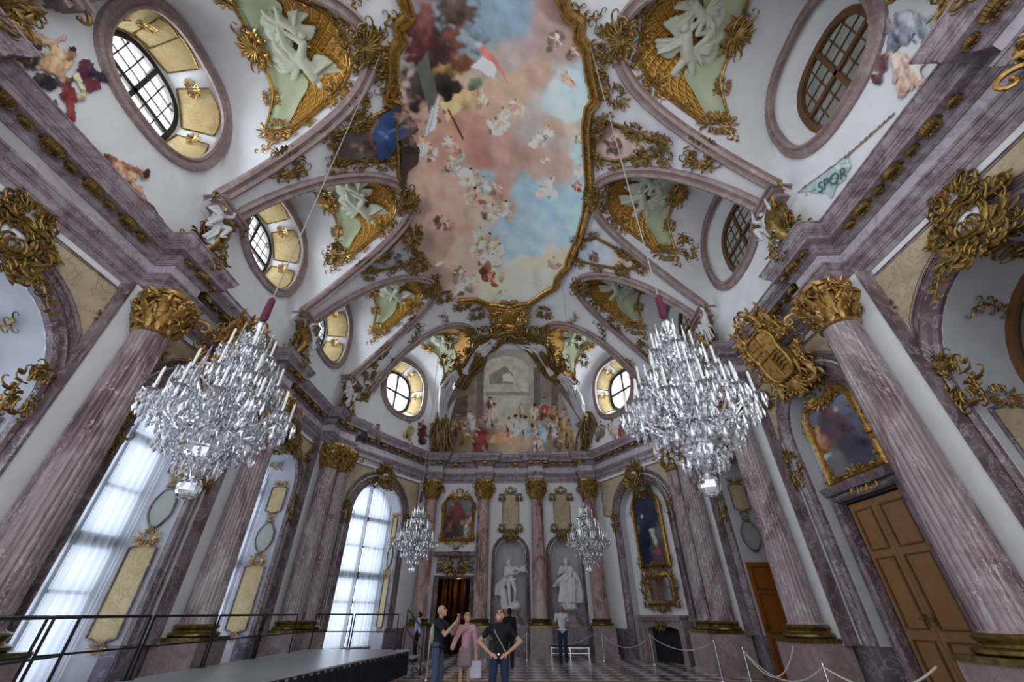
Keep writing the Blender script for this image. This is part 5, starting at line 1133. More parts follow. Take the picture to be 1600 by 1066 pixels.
for x in (690, 918):
    top = onvault(x, 645); pth = [top, top.lerp(Vector((top.x, YU-.15, 8.95)), .5), Vector((top.x, YU-.15, 8.95))]; mb = MB()
    for f_ in range(7): mb.tube([p+Vector(((f_-3)*(.07+.03*j)+.06*math.sin(j*1.3+f_*.9), -.12-.07*math.sin(f_*2+j), 0)) for j, p in enumerate([pth[0].lerp(pth[2], q/6) for q in range(7)])], [.05+.03*math.sin(j*1.1+f_)**2 for j in range(7)], 7)
    mb.build('gilt_drapery', M['darkgold'], cu, 60)
for u, v, k, sc in [(760, 528, 'crestB', 1.5), (832, 528, 'crestB', 1.5), (725, 560, 'crestA', 1.3), (868, 560, 'crestA', 1.3), (705, 585, 'crestC', 1.2), (888, 585, 'crestC', 1.2), (795, 520, 'crestB', 1.4), (740, 545, 'crestD', 1.1), (852, 545, 'crestD', 1.1)]:
    q = onvault(u, v, .12); orn(k, basis(q, vnormal(q.x, q.y), Vector((0, 0, 1)), 0, sc), cu, 'gilt_fringe', 'darkgold')
q = onvault(796, 497, .1); cz = thing('gilt_cartouche', 'large gilded oval cartouche below the end of the ceiling frame', 'cartouche', q)
Mx = basis(q, vnormal(q.x, q.y), Vector((0, 1, .5)), 0, 1.7); orn('cartB', Mx, cz, 'rocaille_frame')
mb = MB(); mb.ball((0, 0, .0), .3, 20, 10, 1.15, .85, .3); place('shield', mb.mesh('shield', M['gold']), Mx, cz)
# ================================================================== KEYSTONES, CONSOLES
def keystone(fr, s, z, d, label, kind='cart', sc=1.5, mt='darkgold', medal=True):
    t = thing('keystone_cartouche', label, 'cartouche', fr.p(s, z, d), 'gilded keystone cartouches over the wall arches')
    Mx = fr.mat(s, z, d, 0, sc) @ Matrix.Rotation(-.25, 4, 'X'); orn(kind, Mx, t, 'rocaille_frame', mt)
    orn('crestB', Mx @ Matrix.Translation((0, -.45, .05)) @ Matrix.Scale(.8, 4), t, 'crest', mt); orn('crestA', Mx @ Matrix.Translation((0, .42, .06)) @ Matrix.Scale(.7, 4), t, 'crest', mt)
    for sg in (-1, 1): orn('sprigB', Mx @ Matrix.Translation((sg*.3, -.35, .02)) @ Matrix.Rotation(sg*1.05, 4, 'Z') @ Matrix.Scale(.95, 4), t, 'trailing_sprig', mt)
    if medal: mb = MB(); mb.ball((0, 0, .02), .2, 16, 8, 1, 1.25, .25); place('medallion', mb.mesh('medallion', M['stucco']), Mx, t)
    return t
for key, b, lb in (('L', 0, 'open gilded cartouche at the crown of the nearest arch on the left wall'), ('R', 0, 'open gilded cartouche at the crown of the nearest arch on the right wall'), ('L', 2, 'gilded cartouche over the second window arch on the left, far side of the left chandelier'), ('R', 2, 'gilded cartouche over the third arch on the right, behind the right chandelier'), ('CL', 3, 'small gilded cartouche above the left corner window arch'), ('CR', 3, 'small gilded cartouche above the arch of the fireplace')):
    fr = FRAMES[key]
    sc, r, zs = (BAY[b], *ARCH[b]) if b < 3 else ((.2 if key == 'CL' else .12), 1.45, 5.25)
    keystone(fr, sc, zs+r+.35, -OFF+.12, lb, 'cart', 1.12 if b == 0 else 1.0)
# the two great coats of arms in the second bays
for key, lb in (('L', 'great gilded heraldic trophy above the left window arch, behind the left chandelier'), ('R', 'great gilded heraldic shield with scrolls above the brown double door arch')):
    fr = FRAMES[key]; s, z, d = BAY[1], 7.35, .05; t = thing('heraldic_cartouche', lb, 'cartouche', fr.p(s, z, d))
    Mx = fr.mat(s, z-.05, d, 0, .85) @ Matrix.Rotation(.35, 4, 'X')
    sh = []; 
    for i in range(32):
        a = 2*PI*i/32; r = 1-.10*math.cos(4*a); x, y = .62*r*math.cos(a), .85*r*math.sin(a); sh.append((x*(1.12 if y > .3 else 1), y))
    mb = MB(); mb.poly(sh, .12, Matrix.Translation((0, 0, .15))); mb.tube([(x, y, .28) for x, y in sh+[sh[0]]], .055, 8)
    mb.tube([(0, .75, .3), (0, -.75, .3)], .02, 6); mb.tube([(-.6, 0, .3), (.6, 0, .3)], .02, 6)
    for i in range(5):
        for j in range(2): mb.ball((.12+.11*i*(1-j*.3), .25-.0*i+.2*j, .28), .045, 6, 4)
    for i in range(4): mb.tube([(-.5, -.12-.13*i, .29), (-.3, -.07-.13*i, .31), (-.08, -.14-.13*i, .29)], .035, 6)
    for sg in (-1, 1):
        curl(mb, sg*.5, .8, PI/2-sg*.4, .6, sg, .08, .2); curl(mb, sg*.55, -.4, -PI/2+sg*.2, .7, -sg, .08, .15); curl(mb, sg*.7, .2, PI/2-sg*1.2, .5, sg, .06, .12); leaf(mb, sg*.6, .5, PI/2-sg*.9, .7, .16, sg*.8, .3, .1); leaf(mb, sg*.6, -.6, -PI/2+sg*.8, .7, .16, -sg*.8, .3, .1)
    place('shield', mb.mesh('shield', M['gold'], 50), Mx, t)
    for x, y, k, sc, ro in ((0, .95, 'crestB', 1.5, 0), (0, -1.0, 'shell', 1.2, PI), (.75, 0, 'crestC', 1.2, -.3), (-.75, 0, 'crestC', 1.2, .3), (.5, -.75, 'crestA', 1.1, 0), (-.5, -.75, 'crestA', 1.1, 0), (.6, .7, 'crestD', 1.0, 0), (-.6, .7, 'crestD', 1., 1)):
        orn(k, Mx @ Matrix.Translation((x, y, .05)) @ Matrix.Rotation(ro, 4, 'Z') @ Matrix.Scale(sc, 4), t, 'rocaille_frame', 'gold')
# imposts of the ribs: marble cap, gilded console, seated stucco putto
def console_mesh():
    mb = MB(); pts = [(0, -1.25+1.3*t+.0, .12+.3*math.sin(PI*t*1.1)+.1*t) for t in [i/10 for i in range(11)]]; mb.tube(pts, [.12+.1*i/10 for i in range(11)], 8, flat=1.)
    for sg in (-1, 1): curl(mb, sg*.2, -.15, PI/2, .55, -sg, .06, .35); curl(mb, sg*.12, -1.1, -PI/2, .4, sg, .05, .1); leaf(mb, sg*.15, -.9, PI/2-sg*.35, .6, .12, 0, .3, .2)
    fan(mb, 0, -.9, -PI/2, .35, 9, 2.2, .12); leaf(mb, 0, -.3, -PI/2, .6, .16, 0, .5, .45)
    return mb.mesh('gilt_console', M['darkgold'], 60)
CONS = console_mesh()
IMP = [('L', COLY[0], 'left', 'nearest'), ('R', COLY[0], 'right', 'nearest'), ('L', COLY[1], 'left', 'first'), ('L', COLY[2], 'left', 'second'), ('L', YC0-.25, 'left', 'third'), ('R', COLY[1], 'right', 'first'), ('R', COLY[2], 'right', 'second'), ('R', YC0-.25, 'right', 'third'), ('CL', hC-.35, 'left', 'end-wall'), ('CR', hC-.35, 'right', 'end-wall')]
for n, (key, s, side, nm) in enumerate(IMP):
    fr = FRAMES[key]; k = 1. if 'end' not in nm else .6
    t = thing('rib_console', 'gilded scroll console under the %s vault rib foot on the %s' % (nm, side), 'console', fr.p(s, 9, .2), 'gilded consoles at the feet of the vault ribs')
    mb = MB()
    for (h0, h1, w, dd_) in ((10.35, 10.45, .5, .5), (10.45, 10.52, .56, .58), (10.2, 10.35, .42, .42)):
        P = [fr.p(s-w*k, h0, -.02), fr.p(s+w*k, h0, -.02), fr.p(s+w*k, h0, dd_), fr.p(s-w*k, h0, dd_)]; Q = [p+Vector((0, 0, h1-h0)) for p in P]; mb.add(P+Q, [(3, 2, 1, 0), (4, 5, 6, 7), (0, 1, 5, 4), (1, 2, 6, 5), (2, 3, 7, 6), (3, 0, 4, 7)])
    mb.build('impost_cap', M['rib'], t); place('scroll', CONS, fr.mat(s, 10.2, .02, 0, k*1.05), t); orn('crestA', fr.mat(s, 9.15, .25, 0, 1.1*k), t, 'crest', 'darkgold')
    if 'end' not in nm:
        p = fr.p(s+(.25 if n % 2 else -.25), 9.05, .38); g = thing('putto_statue', 'white stucco putto lounging on the %s rib console on the %s' % (nm, side), 'statue', p, 'stucco putti on the rib consoles', math.atan2(fr.n.y, fr.n.x)+PI/2)
        o = bpy.data.objects.new('putto', putti[n % 2]); scn.collection.objects.link(o); o.parent = g; o.scale = (.8, .8, .8)
        orn('crestD', fr.mat(s, 8.95, .55, 0, .8), t, 'crest', 'darkgold')
# gilded sprays beside the columns, on the arch flanks
for key in 'LR':
    fr = FRAMES[key]; w = wallobj[key]
    for y in COLY:
        for sg in (-1, 1): orn('crestC', fr.mat(y+sg*.86, 4.75, -OFF+.06, 0, .8), w, 'gilt_spray', 'darkgold')
    for b in range(3):
        for sg in (-1, 1):
            r, zs = ARCH[b]; orn('crestB', fr.mat(BAY[b]+sg*(r+.45), zs+r+.2, -OFF+.05, sg*.5, .6), w, 'gilt_spray', 'darkgold')
    # soffit sprays inside the arches
    for b in range(3):
        r, zs = ARCH[b]
        for a in (PI/2, PI/2-.75, PI/2+.75):
            s, z = BAY[b]+(r-.05)*math.cos(a), zs+(r-.05)*math.sin(a); nn = -(fr.u*math.cos(a)+Vector((0, 0, 1))*math.sin(a))
            orn('crestA' if a == PI/2 else 'sprigB', basis(fr.p(s, z, -OFF-.4), nn, fr.n, 0, .8), w, 'gilt_spray', 'darkgold')
for key, sc in (('CL', .2), ('CR', .12)):
    for sg in (-1, 1): orn('crestC', FRAMES[key].mat(sc+sg*1.75, 5.2, -OFF+.06, 0, .7), wallobj[key], 'gilt_spray', 'darkgold')
# ================================================================== PANELS, PICTURES, DOORS
for s, lb in ((.04, 'tall ochre wall panel in a scrolled frame above the left statue niche'), (2.72, 'tall ochre wall panel in a scrolled frame above the right statue niche')):
    t = thing('wall_panel', lb, 'wall panel', FF.p(s, 5.9, -OFF)); p = wall_panel(FF, s, 5.95, -OFF+.01, .42, .92, 'beige', t, 'panel_field', None, True, 'purple', 'darkgold', cs=.75)
    for sg in (-1, 1):
        for z in (6.65, 5.15): orn('crestA', FF.mat(s+sg*.45, z, -OFF+.03, 0, .4), p, 'scroll_corner', 'silver' if False else 'darkgold')
    orn('shell', FF.mat(s, 4.85, -OFF+.05, 0, .8), p, 'shell_ornament', 'darkgold')
def picture(fr, s, z, d, w, h, paint, label, arched=False, sc=1., mt='gold', hang=True):
    t = thing('framed_painting', label, 'painting', fr.p(s, z-h, d)); 
    if arched: out = [(-w, -h), (w, -h)]+[(w*math.cos(PI*i/16), h-w*.75+w*.75*math.sin(PI*i/16)) for i in range(17)]
    else: out = [(-w, -h), (w, -h), (w, h*.7), (w*.8, h), (-w*.8, h), (-w, h*.7)]
    V, F = poly_grid(out, .03); painted_mesh([fr.p(s+x*(1 if fr.u.cross(Vector((0, 0, 1))).dot(fr.n) > 0 else 1), z+y, d+.04) for x, y in V], F, paint, 'canvas', t, 'canvas')
    mb = MB(); P = [fr.p(s+x, z+y, d) for x, y in out]; P = [Vector(p) for p in P]; mb.sweep(P, [fr.n]*len(P), [(-.09, 0), (-.09, .1), (-.04, .14), (.02, .1), (.05, .14), (.09, .08), (.09, 0)], True); mb.build('gilt_frame', M[mt], t)
    for x, y, k, q, ro in ((0, h+.12, 'crestB', 1.3, 0), (0, -h-.1, 'crestB', 1.1, PI), (w, h*.55, 'crestC', .75, 0), (-w, h*.55, 'crestC', .75, 0), (w, -h*.85, 'crestC', .75, 0), (-w, -h*.85, 'crestC', .75, 0), (w*.55, h+.05, 'crestA', .6, 0), (-w*.55, h+.05, 'crestA', .6, 0), (w*.6, -h-.05, 'crestA', .5, 0), (-w*.6, -h-.05, 'crestA', .5, 0)):
        orn(k, fr.mat(s+x, z+y, d+.05, ro, q*sc), t, 'rocaille_frame', mt)
    return t
pp = Paint([(700, 790, '5d7280'), (735, 790, '6a7d84'), (715, 800, '6e2a2a'), (705, 830, '43282a'), (690, 845, '2c2628'), (740, 830, '8a6a4c'), (730, 850, '5a4a3c'), (720, 820, '54383a')], 41, 1.3, 3, 2.6, .08)
pp.ell(712, 800, 10, 8, .2, '8a2f30', .4).ell(704, 812, 11, 8, .5, '6d2528', .4).ell(707, 790, 2.5, 3, 0, 'a87a5a', .2).ell(702, 825, 5, 12, .4, '7a4a3a', .4).ell(735, 812, 9, 6, -.4, 'b98f6a', .4).ell(728, 832, 5, 9, .2, 'b8b4ac', .4).ell(738, 835, 6, 9, .2, '9a6a48', .4).ell(722, 818, 3, 4, 0, 'b98a68', .2).ell(731, 803, 3, 4, 0, 'a37a58', .2)
picture(FF, -2.68, 5.62, -OFF, .78, 1.02, pp, 'gilt-framed painting of a red-cloaked figure above the far left doorway', False, .55)
pr = Paint([(1270, 640, '60708a'), (1310, 625, '6a7488'), (1345, 660, '55586c'), (1290, 655, '4a3a48'), (1290, 700, '6a4a3c'), (1275, 690, 'a8784a'), (1330, 695, '3e3a4c'), (1360, 700, '444458'), (1310, 670, '583a48'), (1300, 720, '6a6a70')], 42, 1.25, 5, 2.6, .06)
pr.ell(1295, 645, 12, 8, .3, '6a3a44', .4).ell(1272, 680, 10, 16, -.3, 'c08a52', .45).ell(1285, 705, 9, 12, 0, '9a5f38', .4).ell(1305, 640, 4, 5, 0, 'b28a70', .2).ell(1320, 665, 16, 10, .4, '4e3442', .4).ell(1345, 690, 14, 9, .2, '332f40', .4).ell(1292, 628, 5, 6, .2, '8a6a5c', .3).ell(1290, 715, 12, 4, -.6, 'c4c4c8', .4)
picture(FRr, BAY[1], 5.05, -OFF-.28, .86, .9, pr, 'gilt-framed battle painting above the brown double door on the right', False, .62)
pc = Paint([(1005, 790, '26304a'), (1030, 800, '1f2a46'), (985, 810, '3c4450'), (1010, 830, '18233e'), (1010, 870, '182440'), (1030, 860, '54424c'), (990, 860, '3e5060'), (1000, 880, '2a3040'), (1025, 835, '5a5a60')], 43, 1.2, 4, 2.6, .07)
pc.ell(1021, 838, 3, 16, -.35, 'c0b49c', .4).ell(1018, 828, 5, 5, 0, 'd4ccb8', .4).ell(1003, 808, 2, 3, 0, 'b0b8c0', .3).ell(992, 828, 6, 10, .3, '7a6a58', .4).ell(1028, 865, 6, 9, 0, '8a4a4c', .45).ell(995, 868, 7, 10, 0, '5f7c90', .45).ell(1008, 850, 9, 22, .1, '121c38', .3)
picture(FCR, .12, 4.72, -OFF-.28, .78, 1.5, pc, 'tall arched altar-like painting in a heavy gilt frame above the mirror on the right', True, .62, 'darkgold')
# mirror and fireplace
fr = FCR; d = -OFF-.28; s = .12
t = thing('gilt_mirror', 'rectangular mirror in a carved gilt frame above the fireplace', 'mirror', fr.p(s, 1.75, d)); out = [(-.62+.12*0, -.48), (.62, -.48), (.7, -.3), (.7, .3), (.6, .5), (-.6, .5), (-.7, .3), (-.7, -.3)]
mb = MB(); mb.poly(out, .03, fr.mat(s, 2.38, d)); mb.build('mirror_glass', M['mirror'], t)
mb = MB(); P = [fr.p(s+x, 2.38+y, d) for x, y in out]; mb.sweep(P, [fr.n]*8, [(-.08, 0), (-.08, .1), (0, .13), (.08, .1), (.08, 0)], True); mb.build('gilt_frame', M['darkgold'], t)
for x, y, k, q in ((0, .68, 'cart', .5), (0, -.62, 'crestB', .5), (.82, .1, 'crestC', .55), (-.82, .1, 'crestC', .55), (.8, -.45, 'crestA', .4), (-.8, -.45, 'crestA', .4), (.7, .6, 'crestA', .4), (-.7, .6, 'crestA', .4), (.45, -.6, 'crestD', .35), (-.45, -.6, 'crestD', .35)): orn(k, fr.mat(s+x, 2.38+y, d+.05, 0, q), t, 'rocaille_frame', 'darkgold')
t = thing('fireplace', 'pale marble fireplace with a dark hearth on the right corner wall', 'fireplace', fr.p(s, 0, d)); d = -OFF-.34; D2 = .42
def frbox(mb, s0, s1, z0, z1, d0, d1): 
    P = [fr.p(s0, z0, d0), fr.p(s1, z0, d0), fr.p(s1, z0, d1), fr.p(s0, z0, d1)]; Q = [p+Vector((0, 0, z1-z0)) for p in P]; mb.add(P+Q, [(3, 2, 1, 0), (4, 5, 6, 7), (0, 1, 5, 4), (1, 2, 6, 5), (2, 3, 7, 6), (3, 0, 4, 7)])
mb = MB(); frbox(mb, s-1.12, s+1.12, 1.42, 1.5, d, d+D2+.12); frbox(mb, s-1.06, s+1.06, 1.34, 1.42, d, d+D2+.06); mb.build('mantel_shelf', M['pedestal'], t)
for sg in (-1, 1): 
    mb = MB(); frbox(mb, s+sg*1.0-.1, s+sg*1.0+.1, 0, 1.34, d, d+D2); frbox(mb, s+sg*.86-.06, s+sg*.86+.06, 0, 1.22, d, d+D2-.08); frbox(mb, s+sg*1.0-.13, s+sg*1.0+.13, 0, .12, d, d+D2+.03); mb.build('fireplace_jamb', M['pedestal'], t)
mb = MB(); pts = [(-.9, 1.34), (-.9, 1.05)]+[(-.8+1.6*i/10, 1.05+.12*math.sin(PI*i/10)) for i in range(11)]+[(.9, 1.05), (.9, 1.34)]; mb.poly(pts[::-1], .36, fr.mat(s, 0, d)); mb.build('lintel', M['pedestal'], t)
mb = MB(); frbox(mb, s-.82, s+.82, 0, 1.14, d, d+.05); mb.build('hearth', M['hearthblack'], t); orn('crestA', fr.mat(s, 1.25, d+D2, 0, .5), t, 'crest', 'darkgold')
# doors
def door_leaf(fr, s0, s1, z1, d, mt, bead, parent, hsg, hinge=0., name='door_leaf'):
    w = s1-s0; mb = MB()
    def bx(mb, a, b, z0, z1_, d0, d1):
        P = [fr.p(a, z0, d0), fr.p(b, z0, d0), fr.p(b, z0, d1), fr.p(a, z0, d1)]; Q = [p+Vector((0, 0, z1_-z0)) for p in P]; mb.add(P+Q, [(3, 2, 1, 0), (4, 5, 6, 7), (0, 1, 5, 4), (1, 2, 6, 5), (2, 3, 7, 6), (3, 0, 4, 7)])
    bx(mb, s0, s1, .02, z1, d, d+.06); o = mb.build(name, mt, parent)
    for z0, z2 in ((.2, .32*z1), (.37*z1, .7*z1), (.745*z1, z1-.15)):
        mb = MB(); strip(mb, fr, [(s0+.13, z0), (s1-.13, z0), (s1-.13, z2), (s0+.13, z2)], d+.06, [(-.025, 0), (-.025, .02), (.025, .02), (.025, 0)], True); mb.build('panel_bead', bead, o)
    s = s1-.06 if hsg > 0 else s0+.06; mb = MB(); bx(mb, s-.025, s+.025, .38*z1, .38*z1+.2, d+.06, d+.075); mb.tube([fr.p(s, .38*z1+.13, d+.07), fr.p(s, .38*z1+.13, d+.12), fr.p(s-hsg*.11, .38*z1+.12, d+.12)], .012, 6); mb.build('door_handle', M['brass'], o)
    return o
d1 = thing('door_1', None, None); tag(d1, None, None, None, 'structure'); sc = BAY[1]; d = -OFF-.34
mb = MB(); o = [(sc-1.02, 0), (sc-1.02, 3.78), (sc+1.02, 3.78), (sc+1.02, 0)]; strip(mb, FRr, o, d, [(-.16, 0), (-.16, .2), (-.08, .24), (0, .14), (.1, .17), (.16, .08), (.16, 0)]); strip(mb, FRr, [(sc-1.25, 3.98), (sc+1.25, 3.98)], d, [(-.08, 0), (-.08, .2), (.08, .28), (.08, 0)]); mb.build('door_surround', M['purple'], d1)
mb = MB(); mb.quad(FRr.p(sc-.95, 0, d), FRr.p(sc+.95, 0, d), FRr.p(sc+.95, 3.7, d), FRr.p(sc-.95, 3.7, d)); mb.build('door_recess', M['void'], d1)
door_leaf(FRr, sc-.86, sc-.005, 3.62, d+.02, M['door'], M['doordark'], d1, 1); door_leaf(FRr, sc+.005, sc+.74, 3.62, d+.02, M['door'], M['doordark'], d1, -1)
# back wall of that shallow recess
mb = MB(); a0, a1 = sc-1.3, sc+1.3
for q in (((a0, 0), (sc-1.0, 7.0)), ((sc+1.0, 0), (a1, 7.0)), ((sc-1.0, 3.7), (sc+1.0, 7.0))): (x0, z0), (x1, z1) = q; mb.quad(FRr.p(x0, z0, d-.005), FRr.p(x1, z0, d-.005), FRr.p(x1, z1, d-.005), FRr.p(x0, z1, d-.005))
mb.build('recess_back', M['stucco'], wallobj['R'])
# amber door leaf standing open against the far jamb of the third right bay
class JFr(Fr): pass
jf = Fr((WU+OFF+.02, BAY[2]+1.2-.08), (1, 0), (0, -1)); d2 = thing('door_2', None, None); tag(d2, None, None, None, 'structure'); door_leaf(jf, 0, 1.02, 2.95, 0., M['orangedoor'], M['doordark'], d2, -1)
# doorway with gold curtains
d3 = thing('door_3', None, None); tag(d3, None, None, None, 'structure'); mb = MB(); o = [(-3.53, 0), (-3.53, 3.0), (-1.77, 3.0), (-1.77, 0)]; strip(mb, FF, o, -OFF, [(-.13, 0), (-.13, .14), (0, .2), (.13, .1), (.13, 0)]); strip(mb, FF, [(-3.75, 3.98), (-1.55, 3.98)], -OFF, [(-.1, 0), (-.1, .2), (.1, .3), (.1, 0)]); mb.build('door_surround', M['purple'], d3)
mb = MB(); mb.poly([(-3.6, 3.15), (-1.7, 3.15), (-1.7, 3.88), (-3.6, 3.88)], .03, FF.mat(0, 0, -OFF)); p = mb.build('overdoor_panel', M['dado'], d3); orn('crestB', FF.mat(-2.65, 3.5, -OFF+.05, 0, 1.2), p, 'stucco_ornament', 'darkgold')
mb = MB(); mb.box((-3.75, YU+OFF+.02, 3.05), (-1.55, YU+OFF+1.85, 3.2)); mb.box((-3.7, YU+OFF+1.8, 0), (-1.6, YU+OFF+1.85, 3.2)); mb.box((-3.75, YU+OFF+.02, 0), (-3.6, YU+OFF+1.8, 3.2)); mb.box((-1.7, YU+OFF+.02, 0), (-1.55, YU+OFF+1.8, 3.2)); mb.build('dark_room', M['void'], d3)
GC = plain('gold_curtain_cloth', srgb('6e4616'), .45, .4)
t = thing('gold_curtain', 'amber gold curtains hanging in the dark far left doorway', 'curtain', (-2.65, YU+OFF+.9, 0))
for x0, x1 in ((-3.38, -3.12), (-3.02, -2.9), (-2.8, -2.62), (-2.42, -2.2), (-2.1, -2.02)):
    mb = MB(); mb.grid(lambda u, v: (x0+(x1-x0)*u, YU+OFF+.9+.05*math.sin(u*22), 2.95*v+.02), 30, 4); mb.build('curtain_panel', GC, t, 60)
l = bpy.data.lights.new('doorway_light', 'POINT'); l.energy = 7; l.color = (1, .62, .25); l.shadow_soft_size = .1; o = bpy.data.objects.new('doorway_light', l); scn.collection.objects.link(o); o.location = (-2.55, YU+OFF+.45, 2.6)  # warm point light before the gold curtains, without a fixture
# ================================================================== FIGURES PAINTED ABOVE THE CORNICE
FIGN = [(0, 0, '5a4a40'), (1600, 0, '7a7070'), (800, 1000, '6a5a50')]
p = Paint(FIGN, 50, G, 3, 2.6, .06)
for q in ((70, 62, 34, 8, .35, 'a58468'), (48, 88, 20, 26, .5, '2c2a2e'), (82, 100, 24, 18, .5, 'b08a5c'), (100, 92, 22, 16, .6, 'c09a6c'), (112, 84, 9, 10, 0, '8a6248'), (114, 77, 9, 5, .2, '2a201c'), (75, 128, 24, 14, .2, '262428'), (100, 128, 20, 10, .3, '3a3438'), (132, 112, 18, 22, .5, '4a2030'), (145, 130, 12, 16, .6, '5a1f28'), (108, 150, 13, 24, -.2, '6d2226'), (112, 178, 9, 22, .1, '7a262a'), (108, 196, 6, 9, 0, '4a1a1c'), (124, 128, 5, 24, -.4, 'c4b48c'), (128, 150, 8, 8, 0, 'b0a078'), (155, 118, 16, 9, .1, '28283c'), (168, 124, 8, 7, 0, '20243a'), (60, 148, 10, 10, 0, '3a2420'), (96, 62, 12, 5, -.4, 'b48a6c'), (92, 112, 8, 20, -.7, 'a5805c'), (86, 160, 8, 8, .3, '54603f')): p.ell(*q, .35)
patch_on(FL, [(15, 45), (180, 45), (180, 215), (15, 215)], p, .04, 'painted_figure', 'painted man in a dark red cloak above the left cornice near the oval window', 'painted figure', .02)
p = Paint(FIGN, 51, G, 2.5, 2.6, .08)
for q in ((172, 252, 16, 10, .2, '7a4e38'), (198, 270, 24, 15, .5, 'b98662'), (205, 262, 20, 6, .5, '8a5c40'), (226, 274, 8, 8, 0, '9a6c4c'), (230, 272, 7, 7, 0, '2c2220'), (214, 296, 14, 9, .6, 'b58058'), (190, 288, 9, 10, 0, '6a4632'), (204, 300, 12, 7, .3, '4a5648'), (222, 312, 8, 9, .3, 'a9744e'), (245, 338, 24, 5, .95, '3a2c28'), (232, 322, 12, 6, .8, '4c3a30'), (168, 246, 6, 8, -.4, '5a3426')): p.ell(*q, .3)
patch_on(FL, [(140, 225), (275, 225), (275, 365), (140, 365)], p, .05, 'painted_figure', 'painted nude man seen from behind above the left cornice', 'painted figure', .02)
p = Paint(FIGN, 52, 1.5, 2.5, 2.6, .06)
for q in ((1448, 48, 26, 24, .6, '8d989c'), (1462, 62, 14, 14, .6, '6a7a7c'), (1405, 45, 24, 24, .5, '8a90a0'), (1395, 70, 14, 14, .4, '70788a'), (1420, 30, 16, 14, .3, 'a8acb6'), (1385, 40, 12, 16, .3, '7a6e72'), (1376, 100, 11, 20, .2, '6a444a'), (1372, 122, 10, 10, 0, '5a3a3e'), (1405, 95, 20, 16, .4, 'c9a898'), (1420, 115, 26, 20, .5, 'd0ae9c'), (1412, 138, 14, 16, .2, 'c09a88'), (1435, 95, 12, 14, .4, 'dcbcaa'), (1368, 75, 8, 12, -.3, '9a8890'), (1400, 60, 16, 4, .9, '596070'), (1425, 62, 14, 3, .8, '5f6878'), (1400, 118, 4, 18, .3, 'a8887a'), (1430, 128, 3, 16, -.2, 'b5917f')): p.ell(*q, .3)
patch_on(FRr, [(1345, 0), (1490, 0), (1490, 170), (1345, 170)], p, .04, 'painted_figure', 'painted angel in grey and pink robes above the right cornice', 'painted figure', .02)
p = Paint(FIGN, 53, 1.5, 3, 2.6, .08); p.poly([(1244, 300), (1325, 241), (1331, 262), (1316, 268), (1322, 280), (1308, 290), (1299, 312), (1285, 302), (1262, 300)], '93adab', 2).ell(1318, 262, 14, 10, -.5, 'a3b8b4', .3).poly([(1318, 292), (1350, 250), (1375, 228), (1348, 268)], '9fb8ba', 2).line((1246, 301), (1326, 241), 1.3, '6a5a48').line((1258, 306), (1274, 296), 1, '5a6a60').line((1318, 248), (1400, 175), 2.2, '7a5a4c').poly([(1290, 284), (1293, 280), (1312, 276), (1312, 279)], '5f7678', 1.2)
BAN = patch_on(FRr, [(1235, 170), (1405, 170), (1405, 315), (1235, 315)], p, .025, 'painted_banner', 'pale green painted banner on a pole above the right cornice', 'painted banner')
fc = bpy.data.curves.new('lettering', 'FONT'); fc.body = 'SPQR'; fc.size = .34; fc.extrude = .004; fc.align_x = 'CENTER'; fc.align_y = 'CENTER'; fc.materials.append(plain('faded_letter_paint', srgb('5d7274'), .8))
a_, b_ = [FRr.p(*onfr(FRr, *q, .05), .05) for q in ((1284, 292), (1316, 272))]; x_ = (b_-a_).normalized(); y_ = FRr.n.cross(x_)
to_ = bpy.data.objects.new('tmp', fc); scn.collection.objects.link(to_); dg = bpy.context.evaluated_depsgraph_get(); dg.update(); fm = bpy.data.meshes.new_from_object(to_.evaluated_get(dg)); bpy.data.objects.remove(to_)
place('lettering', fm, Matrix.Translation((a_+b_)/2) @ Matrix((x_, y_, FRr.n)).transposed().to_4x4(), BAN)
for n_, (key, u, v, z, cl, lb) in enumerate((('CL', 568, 668, 26, ('3a3434', '4a4440', '2c2a2c'), 'dark cloaked painted figure at the left foot of the left round window'), ('CL', 590, 672, 20, ('6a5444', '7d7670', '4a3c34'), 'small brown painted figure under the left round window, beside the dark cloaked one'), ('CL', 640, 668, 26, ('a5925c', '8a7848'), 'painted figure in a yellow robe under the left round window'), ('CL', 660, 668, 27, ('5a2c30', '6d3a30', '4a2428'), 'painted figure in dark red beside the yellow-robed one'), ('CL', 679, 664, 24, ('7a4a34', '5a3428'), 'painted figure in brown next to the left gilded curtain foot'), ('CR', 938, 668, 22, ('6a625c', '8a8078'), 'grey painted figure right of the right gilded curtain foot'), ('CR', 955, 666, 23, ('c4b0a0', 'a58a7c'), 'pale pink painted figure under the right round window'), ('CR', 970, 668, 18, ('7d3c34', '94483c'), 'painted figure in red left of the right chandelier'))):
    p = Paint(FIGN, 55+n_, 1.6, 1.5, 2.6, .1); p.robed(u, v, z, 'b08a70', cl, 3*n_)
    patch_on(FRAMES[key], [(u-24, v-25), (u+24, v-25), (u+24, v+32), (u-24, v+32)], p, .04, 'painted_figure', lb, 'painted figure', .025)
